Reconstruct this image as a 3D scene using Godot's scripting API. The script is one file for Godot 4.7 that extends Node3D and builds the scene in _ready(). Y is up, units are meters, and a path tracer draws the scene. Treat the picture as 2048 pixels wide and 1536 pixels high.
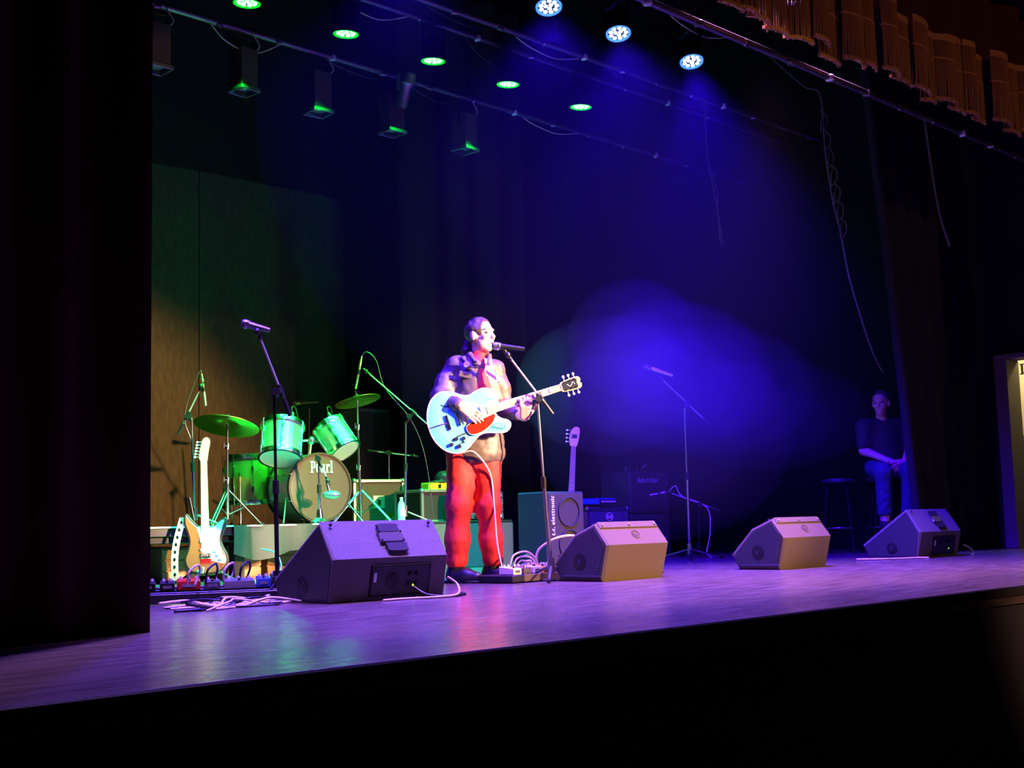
extends Node3D
# A small theatre stage: a singer with a guitar among floor monitors, drums on a riser and amplifiers under coloured stage lights.
# x runs along the stage, y is up from the stage floor, z comes towards the audience.
var used := {}
var X := Transform3D()
var G := 0
var wrinkle := FastNoiseLite.new()
var M := {}

func V(x, y, z) -> Vector3:
	return Vector3(x, y, z)

func numbered(n: String) -> String:
	if not used.has(n):
		used[n] = 0
		return n
	used[n] += 1
	return "%s_%03d" % [n, used[n]]

func tag(o: Node3D, label: String, category: String, group := "") -> Node3D:
	o.set_meta("label", label)
	o.set_meta("category", category)
	if group:
		o.set_meta("group", group)
	return o

func thing(called: String, label: String, category: String, at := Vector3.ZERO, turn := 0.0, group := "") -> Node3D:
	var o := Node3D.new()
	o.name = numbered(called)
	add_child(o)
	o.position = at
	o.rotation.y = turn
	return tag(o, label, category, group)

func copy(o: Node3D, called: String, at: Vector3, turn: float, label := "") -> Node3D:
	var c: Node3D = o.duplicate()
	c.name = numbered(called)
	add_child(c)
	c.position = at
	c.rotation.y = turn
	if label:
		c.set_meta("label", label)
	return c

func mesh_of(s: SurfaceTool) -> ArrayMesh:
	s.generate_normals()
	s.index()
	return s.commit()

func part(parent: Node3D, called: String, s: SurfaceTool, m: Material, label := "") -> MeshInstance3D:
	var o := MeshInstance3D.new()
	o.name = called
	o.mesh = mesh_of(s)
	o.material_override = m
	parent.add_child(o, true)
	if label:
		o.set_meta("label", label)
	return o

func again(parent: Node3D, called: String, mesh: Mesh, m: Material, at: Vector3, b := Basis()) -> MeshInstance3D:
	var o := MeshInstance3D.new()
	o.name = called
	o.mesh = mesh
	o.material_override = m
	o.transform = Transform3D(b, at)
	parent.add_child(o, true)
	return o

func lone(called: String, s: SurfaceTool, m: Material, label: String, category: String, group := "") -> MeshInstance3D:
	var o := part(self, numbered(called), s, m)
	tag(o, label, category, group)
	return o

func struct(called: String, s: SurfaceTool, m: Material, label := "") -> MeshInstance3D:
	var o := part(self, numbered(called), s, m)
	o.set_meta("kind", "structure")
	if label:
		o.set_meta("label", label)
	return o

# ---- shapes -------------------------------------------------------------------------------------------------------------
func st() -> SurfaceTool:
	var s := SurfaceTool.new()
	s.begin(Mesh.PRIMITIVE_TRIANGLES)
	return s

func tri(s: SurfaceTool, a: Vector3, b: Vector3, c: Vector3) -> void:
	s.add_vertex(X * a)
	s.add_vertex(X * c)
	s.add_vertex(X * b)

func tri_out(s: SurfaceTool, a: Vector3, b: Vector3, c: Vector3, inner: Vector3) -> void:
	if (b - a).cross(c - a).dot(a - inner) < 0.0:
		tri(s, a, c, b)
	else:
		tri(s, a, b, c)

func quad_out(s: SurfaceTool, a: Vector3, b: Vector3, c: Vector3, d: Vector3, inner: Vector3) -> void:
	tri_out(s, a, b, c, inner)
	tri_out(s, a, c, d, inner)

func box(s: SurfaceTool, c: Vector3, size: Vector3, bev := 0.0, b := Basis()) -> void:
	s.set_smooth_group(-1)
	var h := size / 2.0
	bev = minf(bev, minf(h.x, minf(h.y, h.z)) * 0.9)
	var P := func(x: float, y: float, z: float) -> Vector3: return c + b * Vector3(x, y, z)
	var n := h - Vector3.ONE * bev
	for k in 3:
		var i := (k + 1) % 3
		var j := (k + 2) % 3
		for g in [-1.0, 1.0]:
			var q: Array[Vector3] = []
			for e in [[-1, -1], [1, -1], [1, 1], [-1, 1]]:
				var p := Vector3()
				p[k] = h[k] * g
				p[i] = n[i] * e[0]
				p[j] = n[j] * e[1]
				q.append(c + b * p)
			quad_out(s, q[0], q[1], q[2], q[3], c)
			if bev > 0.0:
				for f in [-1.0, 1.0]:
					var a1 := Vector3(); var a2 := Vector3(); var b1 := Vector3(); var b2 := Vector3()
					a1[k] = h[k] * g; a1[i] = n[i] * f; a1[j] = n[j]
					a2[k] = h[k] * g; a2[i] = n[i] * f; a2[j] = -n[j]
					b1[k] = n[k] * g; b1[i] = h[i] * f; b1[j] = n[j]
					b2[k] = n[k] * g; b2[i] = h[i] * f; b2[j] = -n[j]
					quad_out(s, c + b * a1, c + b * a2, c + b * b2, c + b * b1, c)
	if bev > 0.0:
		for x in [-1.0, 1.0]:
			for y in [-1.0, 1.0]:
				for z in [-1.0, 1.0]:
					tri_out(s, P.call(h.x * x, n.y * y, n.z * z), P.call(n.x * x, h.y * y, n.z * z), P.call(n.x * x, n.y * y, h.z * z), c)

func frame_of(t: Vector3) -> Array:
	var u := Vector3.UP if absf(t.y) < 0.9 else Vector3.RIGHT
	var n := u.cross(t).normalized()
	return [n, t.cross(n).normalized()]

func tube(s: SurfaceTool, pts: Array, r, seg := 8, caps := true) -> void:
	var rings := []
	var t := ((pts[1] as Vector3) - (pts[0] as Vector3)).normalized()
	var f := frame_of(t)
	var n: Vector3 = f[0]
	for i in pts.size():
		var p: Vector3 = pts[i]
		var a: Vector3 = pts[maxi(i - 1, 0)]
		var b: Vector3 = pts[mini(i + 1, pts.size() - 1)]
		if (b - a).length() > 1e-6:
			t = (b - a).normalized()
		n = (n - t * n.dot(t)).normalized()
		var m := t.cross(n)
		var rad: float = r[i] if r is Array else r
		var ring: Array[Vector3] = []
		for k in seg:
			var w := TAU * k / seg
			ring.append(p + (n * cos(w) + m * sin(w)) * rad)
		rings.append(ring)
	G += 1
	s.set_smooth_group(G)
	for i in pts.size() - 1:
		for k in seg:
			var l := (k + 1) % seg
			var a: Vector3 = rings[i][k]
			var b: Vector3 = rings[i][l]
			var c: Vector3 = rings[i + 1][l]
			var d: Vector3 = rings[i + 1][k]
			tri(s, a, b, c)
			tri(s, a, c, d)
	if caps:
		s.set_smooth_group(-1)
		for k in range(1, seg - 1):
			tri(s, rings[0][0], rings[0][k + 1], rings[0][k])
			tri(s, rings[-1][0], rings[-1][k], rings[-1][k + 1])

func rod(s: SurfaceTool, a: Vector3, b: Vector3, r: float, seg := 8) -> void:
	tube(s, [a, b], r, seg)

# profile of Vector2(radius, height), up the outside; sharp corners split by angle
func lathe(s: SurfaceTool, profile: Array, seg := 24, at := Transform3D()) -> void:
	var keep := X
	X = X * at
	for i in profile.size() - 1:
		var a: Vector2 = profile[i]
		var b: Vector2 = profile[i + 1]
		if i == 0 or absf(((a - (profile[i - 1] as Vector2))).angle_to(b - a)) > 0.6:
			G += 1
		s.set_smooth_group(G)
		for k in seg:
			var w := TAU * k / seg
			var v := TAU * (k + 1) / seg
			var p := Vector3(a.x * cos(w), a.y, a.x * sin(w))
			var q := Vector3(a.x * cos(v), a.y, a.x * sin(v))
			var q2 := Vector3(b.x * cos(v), b.y, b.x * sin(v))
			var p2 := Vector3(b.x * cos(w), b.y, b.x * sin(w))
			if b.x > 1e-5:
				tri(s, p, p2, q2)
			if a.x > 1e-5:
				tri(s, p, q2, q)
	X = keep

func aim(at: Vector3, up: Vector3) -> Transform3D:
	var t := up.normalized()
	var f := frame_of(t)
	return Transform3D(Basis(f[0], t, (f[0] as Vector3).cross(t)), at)

func rounded(pts: Array, n := 4) -> PackedVector2Array:
	var out := PackedVector2Array()
	var c := pts.size()
	for i in c:
		for k in n:
			out.append((pts[i] as Vector2).cubic_interpolate(pts[(i + 1) % c], pts[(i + c - 1) % c], pts[(i + 2) % c], float(k) / n))
	return out

func curve3(pts: Array, n := 6) -> Array:
	var out := []
	var c := pts.size()
	for i in c - 1:
		for k in n:
			out.append((pts[i] as Vector3).cubic_interpolate(pts[i + 1], pts[maxi(i - 1, 0)], pts[mini(i + 2, c - 1)], float(k) / n))
	out.append(pts[-1])
	return out

# outline in xy, layers of Vector2(inset, z) from back to front
func slab(s: SurfaceTool, poly: PackedVector2Array, layers: Array) -> void:
	if Geometry2D.is_polygon_clockwise(poly):
		poly.reverse()
	var n := poly.size()
	var rings := []
	for l in layers:
		var ring: Array[Vector3] = []
		for i in n:
			var t := (poly[(i + 1) % n] - poly[(i + n - 1) % n]).normalized()
			var p: Vector2 = poly[i] + Vector2(-t.y, t.x) * l.x
			ring.append(Vector3(p.x, p.y, l.y))
		rings.append(ring)
	for k in layers.size() - 1:
		G += 1
		for i in n:
			var j := (i + 1) % n
			var e := poly[j] - poly[i]
			var f := poly[i] - poly[(i + n - 1) % n]
			if absf(f.angle_to(e)) > 0.6:
				G += 1
			s.set_smooth_group(G)
			tri(s, rings[k][i], rings[k][j], rings[k + 1][j])
			tri(s, rings[k][i], rings[k + 1][j], rings[k + 1][i])
	s.set_smooth_group(-1)
	var flat := PackedVector2Array()
	for p in rings[0]:
		flat.append(Vector2(p.x, p.y))
	var ix := Geometry2D.triangulate_polygon(flat)
	for i in range(0, ix.size(), 3):
		var tr := [ix[i], ix[i + 1], ix[i + 2]]
		if (flat[tr[1]] - flat[tr[0]]).cross(flat[tr[2]] - flat[tr[0]]) < 0.0:
			tr = [tr[0], tr[2], tr[1]]
		tri(s, rings[-1][tr[0]], rings[-1][tr[1]], rings[-1][tr[2]])
		tri(s, rings[0][tr[0]], rings[0][tr[2]], rings[0][tr[1]])

# a sheet of cloth of the given thickness, f(u, v) -> point
func sheet(s: SurfaceTool, nu: int, nv: int, f: Callable, back: Vector3) -> void:
	var p := []
	for i in nu + 1:
		var row: Array[Vector3] = []
		for j in nv + 1:
			row.append(f.call(float(i) / nu, float(j) / nv))
		p.append(row)
	G += 2
	for i in nu:
		for j in nv:
			var a: Vector3 = p[i][j]
			var b: Vector3 = p[i + 1][j]
			var c: Vector3 = p[i + 1][j + 1]
			var d: Vector3 = p[i][j + 1]
			s.set_smooth_group(G)
			tri(s, a, b, c)
			tri(s, a, c, d)
			s.set_smooth_group(G - 1)
			tri(s, a + back, c + back, b + back)
			tri(s, a + back, d + back, c + back)
	s.set_smooth_group(-1)
	for i in nu:
		for j in [0, nv]:
			var a: Vector3 = p[i][j]
			var b: Vector3 = p[i + 1][j]
			if j == nv:
				tri(s, a, b, b + back); tri(s, a, b + back, a + back)
			else:
				tri(s, a, b + back, b); tri(s, a, a + back, b + back)
	for j in nv:
		for i in [0, nu]:
			var a: Vector3 = p[i][j]
			var b: Vector3 = p[i][j + 1]
			if i == 0:
				tri(s, a, b, b + back); tri(s, a, b + back, a + back)
			else:
				tri(s, a, b + back, b); tri(s, a, a + back, b + back)

func ball(s: SurfaceTool, c: Vector3, r: Vector3, b := Basis(), seg := 14) -> void:
	var pr := []
	for i in 9:
		var w := -PI / 2 + PI * i / 8.0
		pr.append(Vector2(maxf(cos(w), 0.0), sin(w)))
	lathe(s, pr, seg, Transform3D(b * Basis.from_scale(r), c))

func words(parent: Node3D, text: String, size: float, m: Material, at: Transform3D, font := "Droid Sans", italic := false) -> MeshInstance3D:
	var f := SystemFont.new()
	f.font_names = PackedStringArray([font])
	f.font_italic = italic
	f.font_weight = 700
	var t := TextMesh.new()
	t.font = f
	t.text = text
	t.font_size = 64
	t.pixel_size = size / 64.0
	t.depth = 0.004
	var o := MeshInstance3D.new()
	o.name = "lettering"
	o.mesh = t
	o.material_override = m
	o.transform = at
	parent.add_child(o, true)
	return o

# ---- bodies: tapered capsules and ellipsoids joined smoothly and meshed as surface nets ----------------------------------
class Field:
	var kind: Array[int] = []
	var a: Array[Vector3] = []
	var b: Array[Vector3] = []
	var ra: Array[float] = []
	var rb: Array[float] = []
	var turn: Array[Basis] = []
	var cut_a: Array[Vector3] = []
	var cut_b: Array[Vector3] = []
	var cut_r: Array[float] = []
	var planes: Array[Plane] = []
	var k := 0.02
	var rough := 0.0
	var noise: FastNoiseLite

	func cap(p: Vector3, q: Vector3, r1: float, r2: float) -> void:
		kind.append(0); a.append(p); b.append(q); ra.append(r1); rb.append(r2); turn.append(Basis())

	func chain(pts: Array, rs: Array) -> void:
		for i in pts.size() - 1:
			cap(pts[i], pts[i + 1], rs[i], rs[i + 1])

	func ell(c: Vector3, r: Vector3, t := Basis()) -> void:
		kind.append(1); a.append(c); b.append(r); ra.append(maxf(r.x, maxf(r.y, r.z))); rb.append(0.0); turn.append(t.transposed())

	func cut(p: Vector3, q: Vector3, r: float) -> void:
		cut_a.append(p); cut_b.append(q); cut_r.append(r)

	func at(p: Vector3) -> float:
		var d := 1e3
		for i in kind.size():
			var e: float
			if kind[i] == 0:
				var v := b[i] - a[i]
				var h := clampf((p - a[i]).dot(v) / maxf(v.length_squared(), 1e-9), 0.0, 1.0)
				e = p.distance_to(a[i] + v * h) - lerpf(ra[i], rb[i], h)
			else:
				var l := turn[i] * (p - a[i])
				var w := l / b[i]
				var k0 := w.length()
				e = k0 * (k0 - 1.0) / maxf((w / b[i]).length(), 1e-6)
			var h2 := maxf(k - absf(d - e), 0.0) / k
			d = minf(d, e) - h2 * h2 * k * 0.25
		if rough > 0.0 and absf(d) < 0.04:
			d += noise.get_noise_3dv(p * 100.0) * rough
		for i in cut_r.size():
			var v := cut_b[i] - cut_a[i]
			var h := clampf((p - cut_a[i]).dot(v) / maxf(v.length_squared(), 1e-9), 0.0, 1.0)
			d = maxf(d, cut_r[i] - p.distance_to(cut_a[i] + v * h))
		for pl in planes:
			d = maxf(d, pl.distance_to(p))
		return d

func nets(s: SurfaceTool, f: Field, cell: float) -> void:
	var lo := Vector3.ONE * 1e3
	var hi := -lo
	for i in f.kind.size():
		var r := Vector3.ONE * (maxf(f.ra[i], f.rb[i]) + 0.02)
		lo = lo.min(f.a[i] - r)
		hi = hi.max(f.a[i] + r)
		if f.kind[i] == 0:
			lo = lo.min(f.b[i] - r)
			hi = hi.max(f.b[i] + r)
	var nb := Vector3i(((hi - lo) / (cell * 4.0)).ceil())
	var n := nb * 4 + Vector3i.ONE
	var val := PackedFloat32Array()
	val.resize(n.x * n.y * n.z)
	val.fill(999.0)
	var near := 4.0 * cell * 0.87 + 0.012
	var live: Array[Vector3i] = []
	for bz in nb.z:
		for by in nb.y:
			for bx in nb.x:
				var d := f.at(lo + (Vector3(bx, by, bz) + Vector3.ONE * 0.5) * 4.0 * cell)
				if absf(d) > near:
					continue
				live.append(Vector3i(bx, by, bz))
				for z in 5:
					for y in 5:
						for x in 5:
							var id := (bx * 4 + x) + n.x * ((by * 4 + y) + n.y * (bz * 4 + z))
							if val[id] == 999.0:
								val[id] = f.at(lo + Vector3(bx * 4 + x, by * 4 + y, bz * 4 + z) * cell)
	var where := {}
	var off := [Vector3i(0, 0, 0), Vector3i(1, 0, 0), Vector3i(0, 1, 0), Vector3i(1, 1, 0), Vector3i(0, 0, 1), Vector3i(1, 0, 1), Vector3i(0, 1, 1), Vector3i(1, 1, 1)]
	var edges := [[0, 1], [2, 3], [4, 5], [6, 7], [0, 2], [1, 3], [4, 6], [5, 7], [0, 4], [1, 5], [2, 6], [3, 7]]
	var cells: Array[Vector3i] = []
	for bl in live:
		for z in 4:
			for y in 4:
				for x in 4:
					var c := bl * 4 + Vector3i(x, y, z)
					var v := PackedFloat32Array()
					var neg := 0
					for o in off:
						var q: Vector3i = c + o
						var w := val[q.x + n.x * (q.y + n.y * q.z)]
						v.append(w)
						if w < 0.0:
							neg += 1
					if neg == 0 or neg == 8:
						continue
					var sum := Vector3()
					var m := 0
					for e in edges:
						var va := v[e[0]]
						var vb := v[e[1]]
						if (va < 0.0) != (vb < 0.0):
							sum += (Vector3(off[e[0]]) as Vector3).lerp(Vector3(off[e[1]]), va / (va - vb))
							m += 1
					where[c] = lo + (Vector3(c) + sum / m) * cell
					cells.append(c)
	G += 1
	s.set_smooth_group(G)
	for c in cells:
		var id := c.x + n.x * (c.y + n.y * c.z)
		var step := [1, n.x, n.x * n.y]
		for ax in 3:
			var e := Vector3i()
			e[ax] = 1
			var c2 := c + e
			if c2[ax] >= n[ax]:
				continue
			var v0 := val[id]
			var v1 := val[id + step[ax]]
			if (v0 < 0.0) == (v1 < 0.0):
				continue
			var u := Vector3i(); u[(ax + 1) % 3] = 1
			var w := Vector3i(); w[(ax + 2) % 3] = 1
			if not (where.has(c - u) and where.has(c - w) and where.has(c - u - w)):
				continue
			var p0: Vector3 = where[c - u - w]
			var p1: Vector3 = where[c - w]
			var p2: Vector3 = where[c]
			var p3: Vector3 = where[c - u]
			if v0 < 0.0:
				tri(s, p0, p1, p2); tri(s, p0, p2, p3)
			else:
				tri(s, p0, p2, p1); tri(s, p0, p3, p2)

func hand(f: Field, w: Vector3, d: Vector3, sd: Vector3, n: Vector3, curl: float, size := 1.0) -> void:
	d = d.normalized(); sd = sd.normalized(); n = n.normalized()
	for o in [-0.026, -0.009, 0.009, 0.026]:
		f.cap(w + sd * o * 0.7 * size, w + (d * 0.085 + sd * o) * size, 0.015 * size, 0.0125 * size)
	var lens := [0.072, 0.082, 0.076, 0.058]
	for i in 4:
		var p := w + (d * 0.088 + sd * (0.031 - 0.0205 * i)) * size
		var ang := curl * (0.8 + 0.12 * i)
		for k in 3:
			var dir := d * cos(ang) + n * sin(ang)
			var q: Vector3 = p + dir * (lens[i] * [0.45, 0.31, 0.24][k] * size)
			f.cap(p, q, (0.0095 - 0.001 * k) * size, (0.0088 - 0.001 * k) * size)
			p = q
			ang += curl
	var t0 := w + (d * 0.025 + sd * 0.026) * size
	var t1 := t0 + (d * 0.6 + sd * 0.65 + n * 0.4).normalized() * 0.045 * size
	var t2 := t1 + (d * 0.85 + sd * 0.2 + n * 0.6).normalized() * 0.034 * size
	f.cap(t0, t1, 0.014 * size, 0.0105 * size)
	f.cap(t1, t2, 0.0105 * size, 0.0085 * size)

# ---- materials ----------------------------------------------------------------------------------------------------------
func mat(called: String, c: Color, rough := 0.6, metal := 0.0) -> StandardMaterial3D:
	var m := StandardMaterial3D.new()
	m.resource_name = called
	m.albedo_color = c
	m.roughness = rough
	m.metallic = metal
	M[called] = m
	return m

func noise_tex(freq: float, lo: Color, hi: Color, normal := false, bump := 4.0, sd := 3) -> NoiseTexture2D:
	var t := NoiseTexture2D.new()
	var f := FastNoiseLite.new()
	f.frequency = freq
	f.seed = sd
	f.fractal_octaves = 4
	t.noise = f
	t.width = 512
	t.height = 512
	t.seamless = true
	if normal:
		t.as_normal_map = true
		t.bump_strength = bump
	else:
		var g := Gradient.new()
		g.set_color(0, lo)
		g.set_color(1, hi)
		t.color_ramp = g
	return t

func textured(m: StandardMaterial3D, freq: float, lo: Color, hi: Color, scale: Vector3, bump := 0.0) -> StandardMaterial3D:
	m.albedo_color = Color.WHITE
	m.albedo_texture = noise_tex(freq, lo, hi)
	m.uv1_triplanar = true
	m.uv1_scale = scale
	if bump > 0.0:
		m.normal_enabled = true
		m.normal_texture = noise_tex(freq, lo, hi, true, bump)
		m.normal_scale = 1.0
	return m

func glow(called: String, c: Color, e: float) -> StandardMaterial3D:
	var m := mat(called, Color(0.1, 0.1, 0.1), 0.4)
	m.emission_enabled = true
	m.emission = c
	m.emission_energy_multiplier = e
	return m

func materials() -> void:
	var f := mat("stage_boards", Color.WHITE, 0.3)
	f.albedo_texture = noise_tex(0.02, Color(0.22, 0.19, 0.17), Color(0.44, 0.39, 0.36))
	f.uv1_triplanar = true
	f.uv1_world_triplanar = true
	f.uv1_scale = V(0.22, 1, 2.6)
	f.roughness = 1.0
	f.roughness_texture = noise_tex(0.03, Color(0.2, 0.2, 0.2), Color(0.3, 0.3, 0.3), false, 0, 9)
	f.normal_enabled = true
	f.normal_texture = noise_tex(0.03, Color.BLACK, Color.WHITE, true, 2.0, 5)
	f.normal_scale = 0.35
	mat("black_paint", Color(0.055, 0.055, 0.06), 0.85)
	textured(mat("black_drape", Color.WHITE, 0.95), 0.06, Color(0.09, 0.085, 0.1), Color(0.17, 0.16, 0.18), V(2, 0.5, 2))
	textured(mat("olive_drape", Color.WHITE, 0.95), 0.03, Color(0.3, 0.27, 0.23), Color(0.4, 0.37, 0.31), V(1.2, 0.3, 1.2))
	textured(mat("red_velvet", Color.WHITE, 0.9), 0.05, Color(0.2, 0.03, 0.05), Color(0.3, 0.05, 0.07), V(3, 0.6, 3))
	textured(mat("gold_fringe", Color.WHITE, 0.8), 0.08, Color(0.5, 0.32, 0.18), Color(0.7, 0.48, 0.3), V(6, 2, 6))
	mat("gold_band", Color(0.72, 0.5, 0.3), 0.7)
	textured(mat("grey_carpet", Color.WHITE, 0.95), 0.12, Color(0.2, 0.19, 0.19), Color(0.6, 0.57, 0.57), V(3.5, 3.5, 3.5), 6.0)
	textured(mat("tan_coat", Color.WHITE, 0.75), 0.14, Color(0.27, 0.23, 0.17), Color(0.38, 0.33, 0.25), V(4, 4, 4), 3.0)
	mat("black_vinyl", Color(0.17, 0.17, 0.17), 0.5)
	mat("black_plastic", Color(0.06, 0.06, 0.065), 0.45)
	mat("grille_cloth", Color(0.2, 0.18, 0.17), 0.8)
	mat("dark_metal", Color(0.09, 0.09, 0.1), 0.4, 0.5)
	mat("grey_metal", Color(0.45, 0.45, 0.47), 0.35, 0.8)
	mat("satin_metal", Color(0.66, 0.65, 0.66), 0.42, 0.45)
	mat("chrome", Color(0.85, 0.85, 0.86), 0.18, 1.0)
	mat("brass", Color(0.8, 0.66, 0.3), 0.3, 1.0)
	mat("silver_shell", Color(0.62, 0.62, 0.62), 0.28, 0.75)
	mat("light_tinted_shell", Color(0.62, 0.42, 0.3), 0.25, 0.6)  # warm stage light reflected by the floor tom, put into its colour
	mat("drum_head", Color(0.85, 0.85, 0.82), 0.45)
	mat("smoked_head", Color(0.13, 0.1, 0.085), 0.4)
	mat("cream_print", Color(0.92, 0.86, 0.72), 0.6)
	mat("white_print", Color(0.92, 0.92, 0.9), 0.6)
	mat("silver_print", Color(0.6, 0.6, 0.6), 0.5)
	mat("skin", Color(0.86, 0.66, 0.56), 0.5).subsurf_scatter_enabled = false
	mat("dark_hair", Color(0.27, 0.19, 0.16), 0.38)
	mat("grey_hair", Color(0.35, 0.33, 0.33), 0.6)
	mat("brown_jacket", Color(0.3, 0.23, 0.2), 0.55)
	mat("red_cloth", Color(0.78, 0.13, 0.13), 0.75)
	mat("red_shirt", Color(0.7, 0.08, 0.1), 0.7)
	mat("navy_leather", Color(0.12, 0.12, 0.18), 0.4)
	mat("black_shirt", Color(0.16, 0.14, 0.15), 0.85)
	mat("blue_denim", Color(0.16, 0.2, 0.32), 0.85)
	mat("turquoise_lacquer", Color(0.36, 0.78, 0.78), 0.12).clearcoat_enabled = true
	mat("ivory_plastic", Color(0.92, 0.88, 0.78), 0.35)
	mat("maple", Color(0.85, 0.68, 0.42), 0.3)
	mat("rosewood", Color(0.5, 0.36, 0.27), 0.5)
	textured(mat("tortoise", Color.WHITE, 0.2), 0.05, Color(0.25, 0.03, 0.02), Color(0.85, 0.22, 0.1), V(9, 9, 9))
	mat("pale_strap", Color(0.78, 0.76, 0.5), 0.7)
	mat("tan_strap", Color(0.72, 0.52, 0.36), 0.7)
	mat("sunburst_amber", Color(0.55, 0.33, 0.09), 0.25).clearcoat_enabled = true
	mat("sunburst_dark", Color(0.2, 0.1, 0.06), 0.2).clearcoat_enabled = true
	mat("black_wood", Color(0.05, 0.045, 0.045), 0.5)
	mat("plywood", Color(0.6, 0.45, 0.32), 0.7)
	mat("brown_skirt", Color(0.34, 0.27, 0.22), 0.9)
	mat("dark_cloth", Color(0.06, 0.065, 0.065), 0.6)
	mat("pale_tape", Color(0.8, 0.82, 0.78), 0.6)
	mat("aluminium", Color(0.72, 0.72, 0.7), 0.3, 0.9)
	mat("case_laminate", Color(0.09, 0.09, 0.1), 0.5)
	mat("red_enamel", Color(0.72, 0.1, 0.08), 0.3)
	mat("white_enamel", Color(0.85, 0.85, 0.85), 0.35)
	mat("blue_enamel", Color(0.16, 0.24, 0.7), 0.3)
	mat("yellow_enamel", Color(0.88, 0.68, 0.12), 0.35)
	mat("pale_cable", Color(0.82, 0.76, 0.66), 0.5)
	mat("black_cable", Color(0.05, 0.05, 0.06), 0.45)
	mat("grey_weave", Color(0.26, 0.26, 0.26), 0.8)
	mat("grey_rope", Color(0.33, 0.32, 0.31), 0.8)
	mat("jamb_paint", Color(0.52, 0.51, 0.42), 0.6)
	mat("corridor_paint", Color(0.55, 0.5, 0.4), 0.8)
	mat("notice_paper", Color(0.96, 0.92, 0.78), 0.8)
	mat("ink", Color(0.1, 0.1, 0.1), 0.8)
	var w := mat("bottle_plastic", Color(0.9, 0.95, 0.95, 0.35), 0.1)
	w.transparency = BaseMaterial3D.TRANSPARENCY_ALPHA
	var l := mat("lens_glass", Color(0.5, 0.6, 0.6), 0.08)
	l.metallic = 0.6
	mat("reddish_can", Color(0.3, 0.2, 0.22), 0.5, 0.2)
	glow("green_led", Color(0.45, 1.0, 0.5), 5.0)
	glow("green_ring_light", Color(0.0, 0.9, 0.12), 1.2)
	glow("blue_led", Color(0.7, 0.75, 1.0), 6.0)
	glow("blue_ring_light", Color(0.25, 0.5, 1.0), 2.0)
	glow("warm_led", Color(1.0, 0.85, 0.6), 5.0)
	glow("violet_led", Color(0.8, 0.6, 1.0), 4.0)
	glow("violet_ring_light", Color(0.6, 0.3, 1.0), 1.5)

# ---- camera, air and light ----------------------------------------------------------------------------------------------
func spot(at: Vector3, to: Vector3, c: Color, e: float, angle: float, soft := 0.6, size := 0.08) -> SpotLight3D:
	var l := SpotLight3D.new()
	l.name = numbered("stage_beam")
	l.light_color = c
	l.light_energy = e
	l.spot_angle = angle
	l.spot_angle_attenuation = soft
	l.spot_range = 40.0
	l.spot_attenuation = 2.0
	l.light_size = size
	l.shadow_enabled = true
	add_child(l)
	l.position = at
	var d := (to - at).normalized()
	l.look_at_from_position(at, to, Vector3.UP if absf(d.y) < 0.98 else Vector3.FORWARD)
	return l

func fog(at: Vector3, size: Vector3, density: float, label: String) -> void:
	var f := FogVolume.new()
	f.name = numbered("stage_smoke")
	f.shape = RenderingServer.FOG_VOLUME_SHAPE_ELLIPSOID
	f.size = size
	var m := FogMaterial.new()
	m.density = density
	m.albedo = Color(0.9, 0.9, 0.95)
	f.material = m
	f.position = at
	f.set_meta("kind", "stuff")
	f.set_meta("label", label)
	f.set_meta("category", "smoke")
	add_child(f)

func view_and_light() -> void:
	var cam := Camera3D.new()
	cam.name = "camera"
	cam.fov = rad_to_deg(2.0 * atan(768.0 / 2550.0))
	cam.near = 0.05
	cam.far = 100.0
	cam.transform = Transform3D(Basis(V(0.71353, -0.02584, 0.70015), V(-0.05832, 0.99366, 0.0961), V(-0.6982, -0.1094, 0.7075)), V(0, 0.367, 0))
	add_child(cam)
	cam.current = true
	var e := Environment.new()
	e.background_mode = Environment.BG_COLOR
	e.background_color = Color(0.0, 0.0, 0.0)
	e.tonemap_mode = Environment.TONE_MAPPER_LINEAR
	e.tonemap_exposure = 1.0
	e.sdfgi_enabled = true
	e.ssao_enabled = true
	e.ssil_enabled = true
	e.volumetric_fog_enabled = true
	e.volumetric_fog_density = 0.0
	var we := WorldEnvironment.new()
	we.name = "environment"
	we.environment = e
	add_child(we)
	# warm lamps at the back of the hall: a tight follow spot on the singer, a wider wash over band and backdrop, dim house light
	spot(FOH_WARM, V(5.7, 1.25, -6.1), Color(1.0, 0.86, 0.72), 2000.0, 2.9, 0.7, 0.1)
	spot(FOH_WASH, V(6.3, 1.0, -7.6), Color(1.0, 0.74, 0.44), 420.0, 8.4, 0.5, 0.12)
	spot(FOH_HOUSE, V(8.6, 3.6, -4.5), Color(1.0, 0.7, 0.5), 13.0, 24.0, 0.6, 0.2)
	spot(FOH_EDGE, V(7.3, 0.0, -4.3), Color(1.0, 0.72, 0.62), 200.0, 8.5, 0.6, 0.12)
	# lavender wash from a row of cans hidden behind the valance
	for x in WASH_X:
		spot(V(x, 4.13, -4.93), V(x, 0.0, -4.35), Color(0.76, 0.54, 1.0) if x < 5.5 else Color(0.92, 0.6, 0.92), 46.0, 38.0, 0.8)
	# blue lamps on the middle batten, the first two above the frame
	for x in BLUE_X:
		spot(V(x - 0.02, 3.96, -5.94), V(x - 0.1 if x < 7.0 else x + 0.8, 0.4, -6.0), Color(0.2, 0.01, 1.0), 62.0 if x < 7.0 else (85.0 if x < 7.8 else 120.0), 54.0 if x < 7.8 else 40.0, 0.8)
	# green lamps pointing down over the drums
	for x in GREEN_X:
		spot(V(x, 3.96, -7.31), V(x * 0.6 + 2.1, 0.4, -8.65), Color(0.03, 1.0, 0.2), 80.0, 25.0, 0.6)

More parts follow.
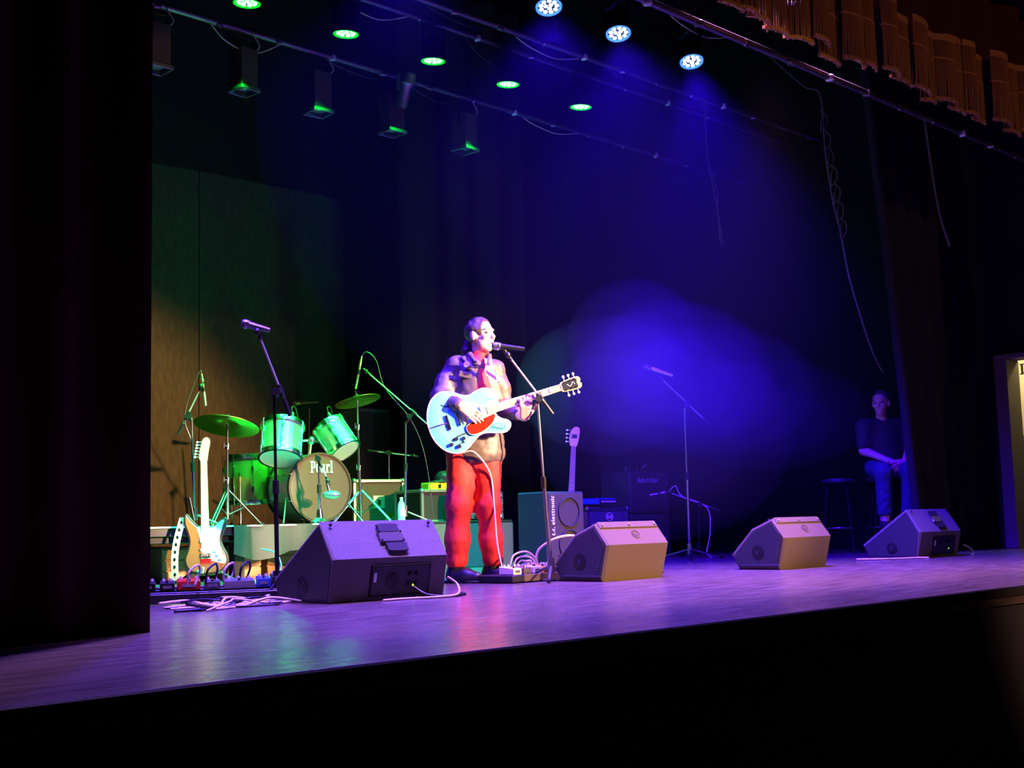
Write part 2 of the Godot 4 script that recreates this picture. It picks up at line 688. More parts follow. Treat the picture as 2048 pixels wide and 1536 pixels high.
const FOH_WARM := Vector3(8.4, 5.0, 8.0)
const FOH_WASH := Vector3(8.9, 4.0, 8.2)
const FOH_EDGE := Vector3(10.2, 4.7, 8.1)
const FOH_HOUSE := Vector3(9.6, 4.6, 8.2)
const BLUE_X := [3.6, 5.0, 6.356, 7.11, 8.005]
const WASH_X := [3.2, 4.9, 6.6, 7.9]
const GREEN_X := [4.715, 5.57, 6.424, 7.248, 8.146]

# ---- the theatre --------------------------------------------------------------------------------------------------------
func folds(s: SurfaceTool, x0: float, x1: float, y0: float, y1: float, z: float, pitch: float, deep: float, lean := 0.0, sd := 1.0) -> void:
	var n := int(maxf(6.0, (x1 - x0) / pitch * 10.0))
	sheet(s, n, 8, func(u: float, v: float) -> Vector3:
		var x := lerpf(x0, x1, u)
		var w := x / pitch * TAU
		return V(x + lean * v * (1.0 - u), lerpf(y0, y1, v), z + deep * (sin(w + sd + 0.4 * sin(w * 0.31)) + 0.4 * sin(w * 0.53 + sd * 2.0) + 0.25 * v * sin(w * 0.27))), V(0, 0, -0.012))

func theatre() -> void:
	var s := st()
	box(s, V(5.5, -0.04, -7.6), V(20.0, 0.08, 9.66), 0.0)
	struct("floor", s, M.stage_boards, "worn wooden stage floor with a dull shine")
	s = st()
	box(s, V(5.5, -0.02, -2.775), V(20.0, 0.05, 0.02), 0.006)
	struct("trim_1", s, M.black_wood, "dark nosing along the stage edge")
	s = st()
	box(s, V(5.5, -0.57, -2.87), V(20.0, 0.98, 0.16), 0.0)
	struct("wall_stage_front", s, M.black_paint)
	s = st()
	box(s, V(5.5, -1.15, 5.6), V(28.0, 0.1, 17.2), 0.0)
	struct("floor", s, M.black_paint, "dark auditorium floor")
	s = st()
	box(s, V(5.5, 2.8, 14.1), V(28.0, 8.0, 0.2))
	struct("wall_back_of_hall", s, M.black_paint)
	for x in [-8.4, 19.4]:
		s = st()
		box(s, V(x, 2.8, 5.0), V(0.2, 8.0, 18.4))
		struct("wall_hall_side", s, M.black_paint)
	s = st()
	box(s, V(5.5, 6.9, 0.8), V(28.0, 0.2, 27.0))
	struct("ceiling", s, M.black_paint)
	s = st()
	box(s, V(5.5, 3.35, -12.45), V(20.0, 7.0, 0.2))
	struct("wall_back", s, M.black_paint)
	s = st()
	box(s, V(-4.4, 3.35, -8.2), V(0.2, 7.0, 8.6))
	struct("wall_left", s, M.black_paint)
	# proscenium
	s = st()
	box(s, V(-3.4, 3.35, -4.3), V(10.2, 7.0, 0.16))
	struct("wall_proscenium", s, M.black_paint)
	s = st()
	box(s, V(15.6, 3.35, -4.3), V(8.0, 7.0, 0.16))
	struct("wall_proscenium", s, M.black_paint)
	s = st()
	box(s, V(6.6, 5.75, -4.3), V(10.0, 2.2, 0.16))
	struct("wall_proscenium", s, M.black_paint)
	# wing wall with a doorway to a lit corridor
	s = st()
	box(s, V(12.72, 3.35, -9.075), V(0.2, 7.0, 6.7))
	box(s, V(12.72, 4.42, -5.24), V(0.2, 4.94, 0.97))
	box(s, V(12.72, 3.35, -4.56), V(0.2, 7.0, 0.4))
	struct("wall_right", s, M.black_paint)
	var d := st()
	box(d, V(12.68, 0.95, -5.66), V(0.3, 1.9, 0.13), 0.008)
	box(d, V(12.68, 0.95, -4.81), V(0.3, 1.9, 0.1), 0.008)
	box(d, V(12.68, 1.925, -5.24), V(0.3, 0.05, 0.97), 0.008)
	struct("door_1", d, M.jamb_paint, "olive painted door frame open to a lit corridor")
	s = st()
	box(s, V(13.95, 1.2, -5.6), V(0.1, 2.6, 3.2))
	box(s, V(13.3, 1.2, -7.25), V(1.3, 2.6, 0.1))
	box(s, V(13.3, 1.2, -4.1), V(1.3, 2.6, 0.1))
	box(s, V(13.3, 2.5, -5.6), V(1.3, 0.1, 3.2))
	box(s, V(13.3, -0.05, -5.6), V(1.3, 0.1, 3.2))
	struct("wall_corridor", s, M.corridor_paint)
	var nt := thing("notice_board_sheet", "cream paper notice on the corridor wall through the doorway", "notice", V(13.89, 0, 0))
	s = st()
	box(s, V(0, 1.62, -5.78), V(0.006, 0.86, 0.6), 0.002)
	part(nt, "paper", s, M.notice_paper)
	words(nt, "L", 0.16, M.ink, Transform3D(Basis(Vector3.UP, -PI / 2), V(-0.006, 1.93, -6.0)), "Droid Serif")
	var rng := RandomNumberGenerator.new()
	rng.seed = 4
	s = st()
	for k in 7:
		box(s, V(-0.004, 1.8 - k * 0.08, -5.8 + rng.randf() * 0.06), V(0.002, 0.012, 0.36 - rng.randf() * 0.15))
	part(nt, "print_lines", s, M.ink)
	var cl := thing("corridor_ceiling_light", "round ceiling light in the corridor behind the doorway", "lamp", V(13.3, 2.42, -5.5))
	s = st()
	lathe(s, [Vector2(0.0, -0.05), Vector2(0.1, -0.04), Vector2(0.13, 0.0), Vector2(0.13, 0.03), Vector2(0.0, 0.03)], 20)
	part(cl, "light_dome", s, glow("corridor_glow", Color(1.0, 0.93, 0.75), 2.0))
	var o := OmniLight3D.new()
	o.name = "corridor_lamp"
	o.light_color = Color(1.0, 0.9, 0.68)
	o.light_energy = 1.6
	o.omni_range = 20.0
	o.light_size = 0.1
	o.shadow_enabled = true
	o.position = V(13.3, 2.3, -5.5)
	add_child(o)

func drapes() -> void:
	var s := st()
	folds(s, -1.5, 2.42, 0.0, 6.6, -4.47, 0.34, 0.05, -0.1)
	lone("house_curtain", s, M.red_velvet, "dark red velvet house curtain drawn aside at the proscenium", "curtain")
	# backdrop panels and border
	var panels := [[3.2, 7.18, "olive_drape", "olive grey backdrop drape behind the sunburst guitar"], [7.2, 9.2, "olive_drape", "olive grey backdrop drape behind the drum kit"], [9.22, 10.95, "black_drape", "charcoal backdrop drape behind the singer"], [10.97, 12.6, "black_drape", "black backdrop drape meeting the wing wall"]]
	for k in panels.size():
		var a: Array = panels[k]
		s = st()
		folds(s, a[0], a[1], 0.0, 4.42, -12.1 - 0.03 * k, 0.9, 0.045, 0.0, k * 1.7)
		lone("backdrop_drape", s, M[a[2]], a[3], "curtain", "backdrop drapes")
	s = st()
	folds(s, 2.0, 12.6, 4.2, 6.6, -11.75, 1.4, 0.02)
	lone("border_drape", s, M.black_drape, "black border drape hanging above the backdrop", "curtain")
	# leg in the wing, edge slanting
	s = st()
	sheet(s, 26, 8, func(u: float, v: float) -> Vector3:
		var x0 := lerpf(11.2, 10.62, v)
		var x := lerpf(x0, 12.5, u)
		return V(x, lerpf(0.0, 4.7, v), -5.93 + 0.05 * sin(u * 34.0)), V(0, 0, -0.012))
	lone("wing_leg_drape", s, M.black_drape, "black leg drape in the wing beside the seated man", "curtain")
	s = st()
	for q in [[11.12, 10.56, 0.045], [11.2, 10.63, 0.03]]:
		tube(s, [V(q[0], 0.0, -5.89), V(lerpf(q[0], q[1], 0.5), 2.35, -5.88), V(q[1], 4.7, -5.89)], q[2], 10)
	lone("gathered_drape_edge", s, M.black_drape, "gathered dark edge of the leg drape leaning over the seated man", "curtain")
	s = st()
	folds(s, 8.6, 10.4, 0.0, 6.4, -10.3, 0.5, 0.06, 0.0, 2.2)
	lone("mid_stage_leg", s, M.black_drape, "black leg drape far upstage behind the amplifiers", "curtain")
	# valance of gathered velvet with a deep fringe
	var v := thing("proscenium_valance", "red valance with a deep gold fringe across the proscenium arch", "valance", V(0, 0, -4.45))
	s = st()
	folds(s, 2.4, 12.2, 3.95, 5.2, 0.0, 0.55, 0.06)
	part(v, "velvet_cloth", s, M.red_velvet)
	var rng := RandomNumberGenerator.new()
	rng.seed = 11
	var x := 5.6
	while x < 11.6:
		var w := 0.17 + rng.randf() * 0.17
		var top := 4.0 + rng.randf_range(-0.05, 0.04)
		var low := 3.45 + rng.randf_range(-0.03, 0.04)
		var z := 0.1 + rng.randf_range(-0.045, 0.05)
		var bow := rng.randf_range(0.015, 0.05)
		var skew := rng.randf_range(-0.06, 0.06)
		var F := func(u: float) -> Vector3: return V(x + u * w, 0, z + bow * sin(u * PI) + skew * (u - 0.5))
		s = st()
		var n := int(w / 0.012)
		for i in n:
			var p: Vector3 = F.call((i + 0.5) / n)
			var dl := rng.randf_range(-0.012, 0.012)
			tube(s, [p + V(0, top, 0), p + V(rng.randf_range(-0.004, 0.004), (top + low) / 2, 0.004), p + V(rng.randf_range(-0.01, 0.01), low + dl, rng.randf_range(-0.01, 0.01))], 0.0068, 4)
		var fr := part(v, "fringe", s, M.gold_fringe)
		fr.set_meta("kind", "stuff")
		for h in [[top, 0.05], [low + 0.33, 0.014], [low + 0.015, 0.022]]:
			s = st()
			sheet(s, 5, 1, func(a: float, b: float) -> Vector3: return F.call(a) + V(0, h[0] + (b - 0.5) * h[1], 0.012), V(0, 0, -0.024))
			part(fr, "woven_band", s, M.gold_band)
		x += w * 0.82

func cord(called: String, pts: Array, r: float, m: Material, label: String, category := "cable", group := "") -> MeshInstance3D:
	var s := st()
	tube(s, curve3(pts, 7), r, 6)
	return lone(called, s, m, label, category, group)

# ---- lights hanging from the battens ------------------------------------------------------------------------------------
func par_can(ring: Material, led: Material, label: String, group: String) -> Node3D:
	var t := thing("stage_light", label, "stage light", Vector3.ZERO, 0.0, group)
	var s := st()
	lathe(s, [Vector2(0.094, 0.02), Vector2(0.098, -0.012), Vector2(0.104, -0.012), Vector2(0.104, 0.1), Vector2(0.085, 0.16), Vector2(0.05, 0.2), Vector2(0.0, 0.205)], 24)
	part(t, "housing", s, M.dark_metal)
	s = st()
	lathe(s, [Vector2(0.078, -0.01), Vector2(0.093, -0.014), Vector2(0.094, 0.0), Vector2(0.078, 0.0), Vector2(0.078, -0.01)], 24)
	part(t, "light_rim", s, ring)
	s = st()
	lathe(s, [Vector2(0.0, 0.0), Vector2(0.08, 0.0), Vector2(0.08, 0.012), Vector2(0.0, 0.012)], 24)
	part(t, "lens_plate", s, M.dark_metal)
	s = st()
	ball(s, Vector3.ZERO, V(0.017, 0.008, 0.017), Basis(), 8)
	var bulb := mesh_of(s)
	for k in 12:
		var a := TAU * k / 9.0
		var r := 0.058 if k < 9 else 0.022
		if k >= 9:
			a = TAU * k / 3.0
		again(t, "led", bulb, led, V(cos(a) * r, -0.005, sin(a) * r))
	s = st()
	for g in [-1, 1]:
		box(s, V(0.112 * g, 0.15, 0), V(0.006, 0.24, 0.03), 0.002)
	box(s, V(0, 0.27, 0), V(0.23, 0.006, 0.03), 0.002)
	part(t, "yoke", s, M.dark_metal)
	s = st()
	box(s, V(0, 0.3, 0), V(0.03, 0.06, 0.04), 0.004)
	rod(s, V(-0.03, 0.3, 0), V(0.03, 0.3, 0), 0.008)
	part(t, "clamp", s, M.grey_metal)
	return t

func rig() -> void:
	# battens
	for a in [[V(1.0, 4.34, -7.3), V(11.6, 4.34, -7.34), "black pipe batten carrying the green lamps"], [V(1.0, 4.34, -5.93), V(11.6, 4.34, -5.93), "black pipe batten carrying the blue lamps"], [V(3.0, 4.02, -7.72), V(11.6, 4.02, -7.86), "scuffed pipe batten carrying the square downlights"], [V(3.0, 3.47, -4.63), V(11.6, 3.47, -4.63), "dark pipe batten just behind the fringed valance"], [V(2.0, 4.5, -4.96), V(11.6, 4.5, -4.96), "pipe batten carrying the violet cans behind the valance"], [V(3.0, 4.12, -6.65), V(11.0, 4.12, -6.65), "pipe batten with clips between the blue and green lamps"]]:
		var b := thing("pipe_batten", a[2], "pipe")
		var s := st()
		rod(s, a[0], a[1], 0.024, 12)
		part(b, "pipe", s, M.grey_metal)
		s = st()
		box(s, Vector3.ZERO, V(0.035, 0.05, 0.06), 0.01)
		var cm := mesh_of(s)
		var k := 0
		for i in 17:
			var p: Vector3 = (a[0] as Vector3).lerp(a[1], (i + 0.5) / 17.0)
			again(b, "clip", cm, M.white_enamel if i % 4 == 1 else M.grey_metal, p + V(0, -0.01, 0.01), Basis(Vector3.UP, i * 0.7))
		for i in 4:
			var p: Vector3 = (a[0] as Vector3).lerp(a[1], (i + 0.5) / 4.0)
			s = st()
			rod(s, p, V(p.x, 6.8, p.z), 0.005, 6)
			part(b, "hanging_wire", s, M.dark_metal)
	var g := par_can(M.green_ring_light, M.green_led, "lit green LED can pointing down from its batten", "green LED cans")
	for k in GREEN_X.size():
		var o := g if k == 0 else copy(g, "stage_light", Vector3.ZERO, 0.0)
		o.transform = Transform3D(Basis(V(1, 0, 0), 0.06), V(GREEN_X[k], 4.02, -7.3))
		o.set_meta("label", "lit green LED can pointing down, %s of five from the house curtain" % ["first", "second", "third", "fourth", "fifth"][k])
	var bl := par_can(M.blue_ring_light, M.blue_led, "lit blue LED can tilted towards the hall", "blue LED cans")
	for k in BLUE_X.size():
		var o := bl if k == 0 else copy(bl, "stage_light", Vector3.ZERO, 0.0)
		o.transform = aim(V(BLUE_X[k], 4.02, -5.97), V(0.2, 1.0, -0.25))
		o.set_meta("label", "lit blue LED can tilted to the hall, %s along its batten from the house curtain" % ["first", "second", "third", "fourth", "fifth"][k])
	var wa := par_can(M.violet_ring_light, M.violet_led, "lit violet LED can hidden behind the fringed valance", "violet LED cans behind the valance")
	for k in WASH_X.size():
		var o := wa if k == 0 else copy(wa, "stage_light", Vector3.ZERO, 0.0)
		o.transform = aim(V(WASH_X[k], 4.18, -4.93), V(0.0, 1.0, -0.08))
		o.set_meta("label", "lit violet LED can behind the fringed valance, %s from the house curtain" % ["first", "second", "third", "fourth", "fifth"][k])
	# square downlights
	var names := ["square downlight can, first along their batten from the house curtain", "square downlight can, second along their batten from the house curtain", "square downlight can, third along their batten from the house curtain", "square downlight can, fourth along their batten from the house curtain", "square downlight can, fifth along their batten from the house curtain"]
	var at := [V(4.27, 3.55, -7.75), V(4.975, 3.55, -7.75), V(5.68, 3.55, -7.8), V(6.43, 3.55, -7.83), V(7.22, 3.55, -7.81)]
	var first: Node3D
	for k in 5:
		if k == 0:
			first = thing("square_downlight", names[0], "stage light", at[0], 0.0, "square downlight cans")
			var s := st()
			box(s, V(0, 0.175, 0), V(0.15, 0.29, 0.15), 0.006)
			part(first, "can", s, M.reddish_can)
			s = st()
			for e in [-1, 1]:
				box(s, V(0.083 * e, 0.012, 0), V(0.014, 0.03, 0.18), 0.003)
				box(s, V(0, 0.012, 0.083 * e), V(0.152, 0.03, 0.014), 0.003)
			part(first, "square_frame", s, M.grey_metal)
			s = st()
			lathe(s, [Vector2(0.0, 0.012), Vector2(0.035, 0.014), Vector2(0.06, 0.03), Vector2(0.0, 0.03)], 20)
			part(first, "lens", s, M.lens_glass)
			s = st()
			for e in [-1, 1]:
				box(s, V(0.082 * e, 0.31, 0), V(0.008, 0.2, 0.03), 0.002)
			box(s, V(0, 0.41, 0), V(0.17, 0.008, 0.03), 0.002)
			part(first, "yoke", s, M.dark_metal)
			s = st()
			tube(s, curve3([V(0.05, 0.3, 0.05), V(0.1, 0.36, 0.06), V(0.06, 0.46, 0.03), V(0.12, 0.5, 0.0)]), 0.005, 6)
			part(first, "power_cable", s, M.pale_cable)
		else:
			copy(first, "square_downlight", at[k], 0.12 * sin(k * 2.0), names[k])
	# one profile spot seen lit green from the side
	var pr := thing("profile_spot", "small dark spotlight hanging beside the green lamps", "stage light", V(6.4, 3.86, -7.62))
	var s2 := st()
	lathe(s2, [Vector2(0.0, -0.14), Vector2(0.06, -0.14), Vector2(0.05, 0.02), Vector2(0.07, 0.06), Vector2(0.05, 0.14), Vector2(0.0, 0.15)], 16, Transform3D(Basis(V(1, 0, 0), 0.5), Vector3.ZERO))
	part(pr, "housing", s2, M.grey_metal)
	s2 = st()
	box(s2, V(0, 0.12, 0.0), V(0.15, 0.008, 0.03))
	for e in [-1, 1]:
		box(s2, V(0.075 * e, 0.05, 0), V(0.008, 0.15, 0.03))
	rod(s2, V(0, 0.12, 0), V(0, 0.2, -0.04), 0.01)
	part(pr, "yoke", s2, M.grey_metal)
	# slack cables along the battens
	var rng := RandomNumberGenerator.new()
	rng.seed = 21
	for k in 16:
		var z: float = [-7.76, -6.67, -7.34, -5.95][k % 4]
		var y: float = [4.0, 4.1, 4.33, 4.33][k % 4]
		var x0 := 4.2 + (k / 4) * 1.15 + rng.randf() * 0.5
		var l := 0.35 + rng.randf() * 0.5
		if k % 4 == 0:
			z -= (x0 - 5.5) * 0.016
		var sag := 0.06 + rng.randf() * 0.14
		cord("slack_cable", [V(x0, y - 0.02, z + 0.03), V(x0 + l * 0.2, y - sag * 0.8, z + 0.04), V(x0 + l * 0.6, y - sag, z + 0.03), V(x0 + l, y - 0.02, z + 0.03)], 0.005, M.pale_cable if k % 3 == 0 else M.black_cable, "thin slack cable looped along a lighting batten", "cable", "slack cables along the battens")
	# ropes hanging in the wing
	var pts := []
	for q in [V(8.95, 4.34, -5.93), V(9.037, 3.953, -5.6), V(9.088, 3.848, -5.476), V(9.23, 3.421, -5.542), V(9.387, 3.027, -5.59), V(9.534, 2.795, -5.622), V(9.709, 2.387, -5.655), V(10.133, 1.865, -5.74), V(10.408, 1.642, -5.787)]:
		pts.append(q)
	var r := thing("hanging_rope", "long rope with loops hanging beside the wing leg drape", "rope")
	var s := st()
	tube(s, curve3(pts), 0.008, 6)
	part(r, "rope_line", s, M.grey_rope)
	s = st()
	for k in 7:
		var t := 0.12 + k * 0.07
		var c := V(9.05 + t * 0.85, 3.98 - t * 2.0, -5.5 - t * 0.2)
		tube(s, curve3([c, c + V(0.05, -0.05, 0.03), c + V(0.06, -0.13, 0.02), c + V(0.01, -0.18, 0.0), c + V(-0.02, -0.1, 0.02), c + V(0.03, -0.03, 0.01)]), 0.006, 5)
	part(r, "loop", s, M.grey_rope)
	cord("dangling_rope", [V(9.27, 3.47, -4.66), V(9.32, 3.16, -4.66), V(9.4, 2.73, -4.65), V(9.48, 2.47, -4.62)], 0.009, M.grey_rope, "short cord hanging down from behind the fringed valance", "rope")
	s = st()
	for k in 2:
		tube(s, curve3([V(9.1 + k * 0.04, 4.12, -6.67), V(9.12, 3.6, -6.67), V(9.18 + k * 0.05, 3.3, -6.66), V(9.22, 3.12, -6.66), V(9.26 + k * 0.04, 2.82, -6.67)]), 0.006, 5)
	lone("knotted_cords", s, M.grey_rope, "thin cords hanging free under the end of the blue batten", "rope")
	# lamps at the back of the hall that throw the warm beams
	for k in 4:
		var fo := thing("follow_spot", ["warm follow spot aimed at the singer from the back of the hall", "warm wash spot aimed at the band from the back of the hall", "dim wide house lamp at the back of the hall", "warm spot aimed at the stage edge from the back of the hall"][k], "stage light", [FOH_WARM, FOH_WASH, FOH_HOUSE, FOH_EDGE][k])
		s = st()
		lathe(s, [Vector2(0.11, -0.02), Vector2(0.12, -0.02), Vector2(0.12, 0.5), Vector2(0.16, 0.55), Vector2(0.16, 0.9), Vector2(0.0, 0.95)], 20, aim(V(0, 0, 0.06), V(0.12, 0.24, 1)))
		part(fo, "housing", s, M.dark_metal)
		s = st()
		lathe(s, [Vector2(0.0, 0.0), Vector2(0.1, 0.0), Vector2(0.1, 0.01), Vector2(0.0, 0.01)], 20, aim(V(0, 0, 0.06), V(0.12, 0.24, 1)))
		part(fo, "light_lens", s, M.warm_led)
		s = st()
		rod(s, V(0.05, -0.1, 0.45), V(0.05, -1.1 - (fo.position.y), 0.45), 0.03)
		part(fo, "pole", s, M.dark_metal)

# ---- floor monitors -----------------------------------------------------------------------------------------------------
# side view of the wedge in (z, y): rear foot, rear ridge, top, front tip, front foot
func wedge(t: Node3D, sec: Array, w: float, cover: Material, side: Material) -> Array:
	var poly := PackedVector2Array()
	for q in sec:
		poly.append(q)
	var s := st()
	X = Transform3D(Basis(V(0, 0, 1), V(0, 1, 0), V(-1, 0, 0)), Vector3.ZERO)
	slab(s, poly, [Vector2(0.012, -w / 2), Vector2(0.0, -w / 2 + 0.012), Vector2(0.0, w / 2 - 0.012), Vector2(0.012, w / 2)])
	X = Transform3D()
	part(t, "cabinet", s, cover)
	# cheek panels
	for g in [-1, 1]:
		s = st()
		X = Transform3D(Basis(V(0, 0, 1), V(0, 1, 0), V(-1, 0, 0)), V(-g * (w / 2 + 0.0), 0, 0))
		slab(s, poly, [Vector2(0.022, -0.004), Vector2(0.026, 0.004)] if g < 0 else [Vector2(0.026, -0.004), Vector2(0.022, 0.004)])
		X = Transform3D()
		part(t, "side_panel", s, side)
	# grille on the slope that faces the performers
	var a: Vector2 = sec[2]
	var b: Vector2 = sec[3]
	var along := V(0, b.y - a.y, b.x - a.x)
	var n := V(1, 0, 0).cross(along.normalized())
	if n.z > 0:
		n = -n
	s = st()
	box(s, V(0, (a.y + b.y) / 2, (a.x + b.x) / 2) + n * 0.006, V(w - 0.05, 0.014, along.length() - 0.05), 0.005, Basis(V(1, 0, 0), n, V(1, 0, 0).cross(n)))
	part(t, "grille", s, M.dark_metal)
	return [n]

func pole_socket(t: Node3D, x: float, c: Vector2, r: float) -> void:
	var s := st()
	var g := signf(x)
	lathe(s, [Vector2(0.014, 0.0), Vector2(r, 0.0), Vector2(r, 0.004), Vector2(r * 0.86, 0.006), Vector2(0.018, 0.005), Vector2(0.016, 0.0)], 24, aim(V(x, c.y, c.x), V(g, 0, 0)))
	var p := part(t, "pole_socket", s, M.black_plastic)
	s = st()
	lathe(s, [Vector2(0.0, 0.0), Vector2(0.017, 0.0), Vector2(0.017, 0.008), Vector2(0.0, 0.004)], 16, aim(V(x, c.y, c.x), V(g, 0, 0)))
	part(p, "socket_hole", s, M.ink)

func carpet_wedge(at: Vector3, turn: float, label: String) -> Node3D:
	var t := thing("floor_monitor", label, "floor monitor", at, turn, "carpet covered floor monitors")
	var sec := [Vector2(0, 0.0), Vector2(0.045, 0.216), Vector2(-0.08, 0.405), Vector2(-0.49, 0.117), Vector2(-0.435, 0.0)]
	wedge(t, sec, 0.745, M.grey_carpet, M.black_vinyl)
	pole_socket(t, -0.377, Vector2(-0.22, 0.09), 0.045)
	# handle plate on the sloped back
	var c := V(0.03, 0.318, -0.012)
	var up := V(0, 0.189, -0.125).normalized()
	var n := V(0, 0.125, 0.189).normalized()
	var b := Basis(V(1, 0, 0), up, n)
	var s := st()
	var plate := rounded([Vector2(-0.07, -0.03), Vector2(0.07, -0.03), Vector2(0.08, -0.02), Vector2(0.08, 0.03), Vector2(0.07, 0.04), Vector2(-0.07, 0.04), Vector2(-0.08, 0.03), Vector2(-0.08, -0.02)], 2)
	X = Transform3D(b, c)
	slab(s, plate, [Vector2(0, 0.0), Vector2(0.004, 0.007)])
	var hp := part(t, "handle_plate", s, M.grey_metal)
	for q in [[0.055, 0.0], [-0.062, 0.012]]:
		s = st()
		var hole := rounded([Vector2(-0.058, -0.025), Vector2(0.058, -0.025), Vector2(0.066, 0.0), Vector2(0.062, 0.025), Vector2(-0.062, 0.025), Vector2(-0.066, 0.0)], 3)
		X = Transform3D(b, c + up * q[0] + b.x * q[1])
		slab(s, hole, [Vector2(0, 0.001), Vector2(0.003, 0.009)])
		part(hp, "finger_hole", s, M.ink)
	X = Transform3D()
	s = st()
	ball(s, Vector3.ZERO, V(0.006, 0.006, 0.004))
	var screw := mesh_of(s)
	for q in [[-0.07, 0.03], [0.07, 0.03], [-0.07, -0.02], [0.07, -0.02]]:
		again(hp, "screw", screw, M.dark_metal, c + up * q[1] + b.x * q[0] + n * 0.008)
	for q in [-0.32, 0.32]:
		again(t, "flying_point", screw, M.ink, V(q, 0.385, -0.06) + n * 0.006, Basis.from_scale(V(1.6, 1.6, 1.6)))
	# connection panel on the back
	var bn := V(0, -0.045, 0.216).normalized()
	var bu := V(0, 0.216, 0.045).normalized()
	b = Basis(V(1, 0, 0), bu, bn)
	c = V(0.06, 0.1, 0.021) + bn * 0.003
	s = st()
	box(s, c, V(0.39, 0.15, 0.008), 0.003, b)
	var cp := part(t, "connection_panel", s, M.black_plastic)
	s = st()
	for e in [-1, 1]:
		box(s, c + b.x * 0.19 * e, V(0.012, 0.16, 0.014), 0.003, b)
		box(s, c + bu * 0.077 * e, V(0.39, 0.01, 0.014), 0.003, b)
	part(cp, "panel_frame", s, M.dark_metal)
	s = st()
	lathe(s, [Vector2(0.0, 0.0), Vector2(0.045, 0.0), Vector2(0.045, 0.004), Vector2(0.035, 0.006), Vector2(0.0, 0.005)], 20, Transform3D(Basis(b.x, bn, b.x.cross(bn)), c + b.x * -0.06))
	part(cp, "fan_grille", s, M.dark_metal)
	for k in 4:
		s = st()
		lathe(s, [Vector2(0.013, 0.0), Vector2(0.013, 0.014), Vector2(0.0, 0.014)], 12, Transform3D(Basis(b.x, bn, b.x.cross(bn)), c + b.x * (0.06 + 0.045 * (k % 2)) + bu * (0.03 - 0.05 * (k / 2))))
		part(cp, "jack", s, M.dark_metal)
	s = st()
	ball(s, c + b.x * 0.075 - bu * 0.028 + bn * 0.014, V(0.006, 0.006, 0.004))
	part(cp, "pilot_light", s, glow("pilot_light_green", Color(0.8, 1.0, 0.3), 1.5))
	s = st()
	box(s, c + b.x * -0.17 + bu * 0.02, V(0.02, 0.05, 0.016), 0.003, b)
	part(cp, "power_inlet", s, M.white_enamel)
	return t

func coated_wedge(at: Vector3, turn: float, label: String) -> Node3D:
	var t := thing("floor_monitor", label, "floor monitor", at, turn, "tan backed floor monitors")
	var sec := [Vector2(0, 0.0), Vector2(0.059, 0.224), Vector2(-0.044, 0.36), Vector2(-0.22, 0.29), Vector2(-0.398, 0.107), Vector2(-0.339, 0.0)]
	var poly := PackedVector2Array(sec)
	var w := 0.637
	var s := st()
	X = Transform3D(Basis(V(0, 0, 1), V(0, 1, 0), V(-1, 0, 0)), Vector3.ZERO)
	slab(s, poly, [Vector2(0.014, -w / 2), Vector2(0.0, -w / 2 + 0.014), Vector2(0.0, w / 2 - 0.014), Vector2(0.014, w / 2)])
	X = Transform3D()
	part(t, "cabinet", s, M.tan_coat)
	# cheeks recessed inside the rim
	for g in [-1, 1]:
		s = st()
		X = Transform3D(Basis(V(0, 0, 1), V(0, 1, 0), V(-1, 0, 0)), V(-g * w / 2, 0, 0))
		slab(s, poly, [Vector2(0.028, -0.005), Vector2(0.028, 0.005)])
		X = Transform3D()
		var ch := part(t, "side_panel", s, M.black_vinyl)
		s = st()
		box(s, V(-g * (w / 2 + 0.006), 0.16, 0.0), V(0.006, 0.2, 0.012), 0.002, Basis(V(1, 0, 0), 0.26))
		box(s, V(-g * (w / 2 + 0.006), 0.03, -0.16), V(0.006, 0.012, 0.32), 0.002)
		part(ch, "moulded_rib", s, M.black_vinyl)
	pole_socket(t, -w / 2 - 0.004, Vector2(-0.17, 0.125), 0.05)
	s = st()
	var a := V(0, 0.36, -0.044)
	var b := V(0, 0.107, -0.398)
	var n := V(0, 0.354, -0.253).normalized()
	box(s, (a + b) / 2 + n * 0.02, V(w - 0.06, 0.02, 0.36), 0.006, Basis(V(1, 0, 0), n, V(1, 0, 0).cross(n)))
	part(t, "grille", s, M.dark_metal)
	# lip along the top with three screws
	var n2 := V(0, 0.103, 0.136).normalized()
	var u2 := V(0, 0.136, -0.103).normalized()
	s = st()
	box(s, V(0, 0.345, -0.033) + n2 * 0.002, V(w - 0.04, 0.05, 0.012), 0.004, Basis(V(1, 0, 0), u2, n2))
	part(t, "top_lip", s, M.tan_coat)
	s = st()
	ball(s, Vector3.ZERO, V(0.009, 0.006, 0.009))
	var screw := mesh_of(s)
	for x in [-0.27, 0.0, 0.27]:
		again(t, "screw", screw, M.aluminium, V(x, 0.342, -0.03) + n2 * 0.011)
	s = st()
	X = Transform3D(Basis(V(1, 0, 0), u2, n2), V(0.02, 0.285, 0.013) + n2 * 0.002)
	var ring := []
	for k in 25:
		ring.append(V(cos(TAU * k / 24) * 0.035, sin(TAU * k / 24) * 0.028, 0.002))
	tube(s, ring, 0.0022, 5, false)
	tube(s, curve3([V(-0.02, 0.012, 0.002), V(0.0, -0.01, 0.002), V(0.02, 0.0, 0.002)]), 0.002, 5)
	X = Transform3D()
	part(t, "stamped_emblem", s, M.tan_coat)
	return t

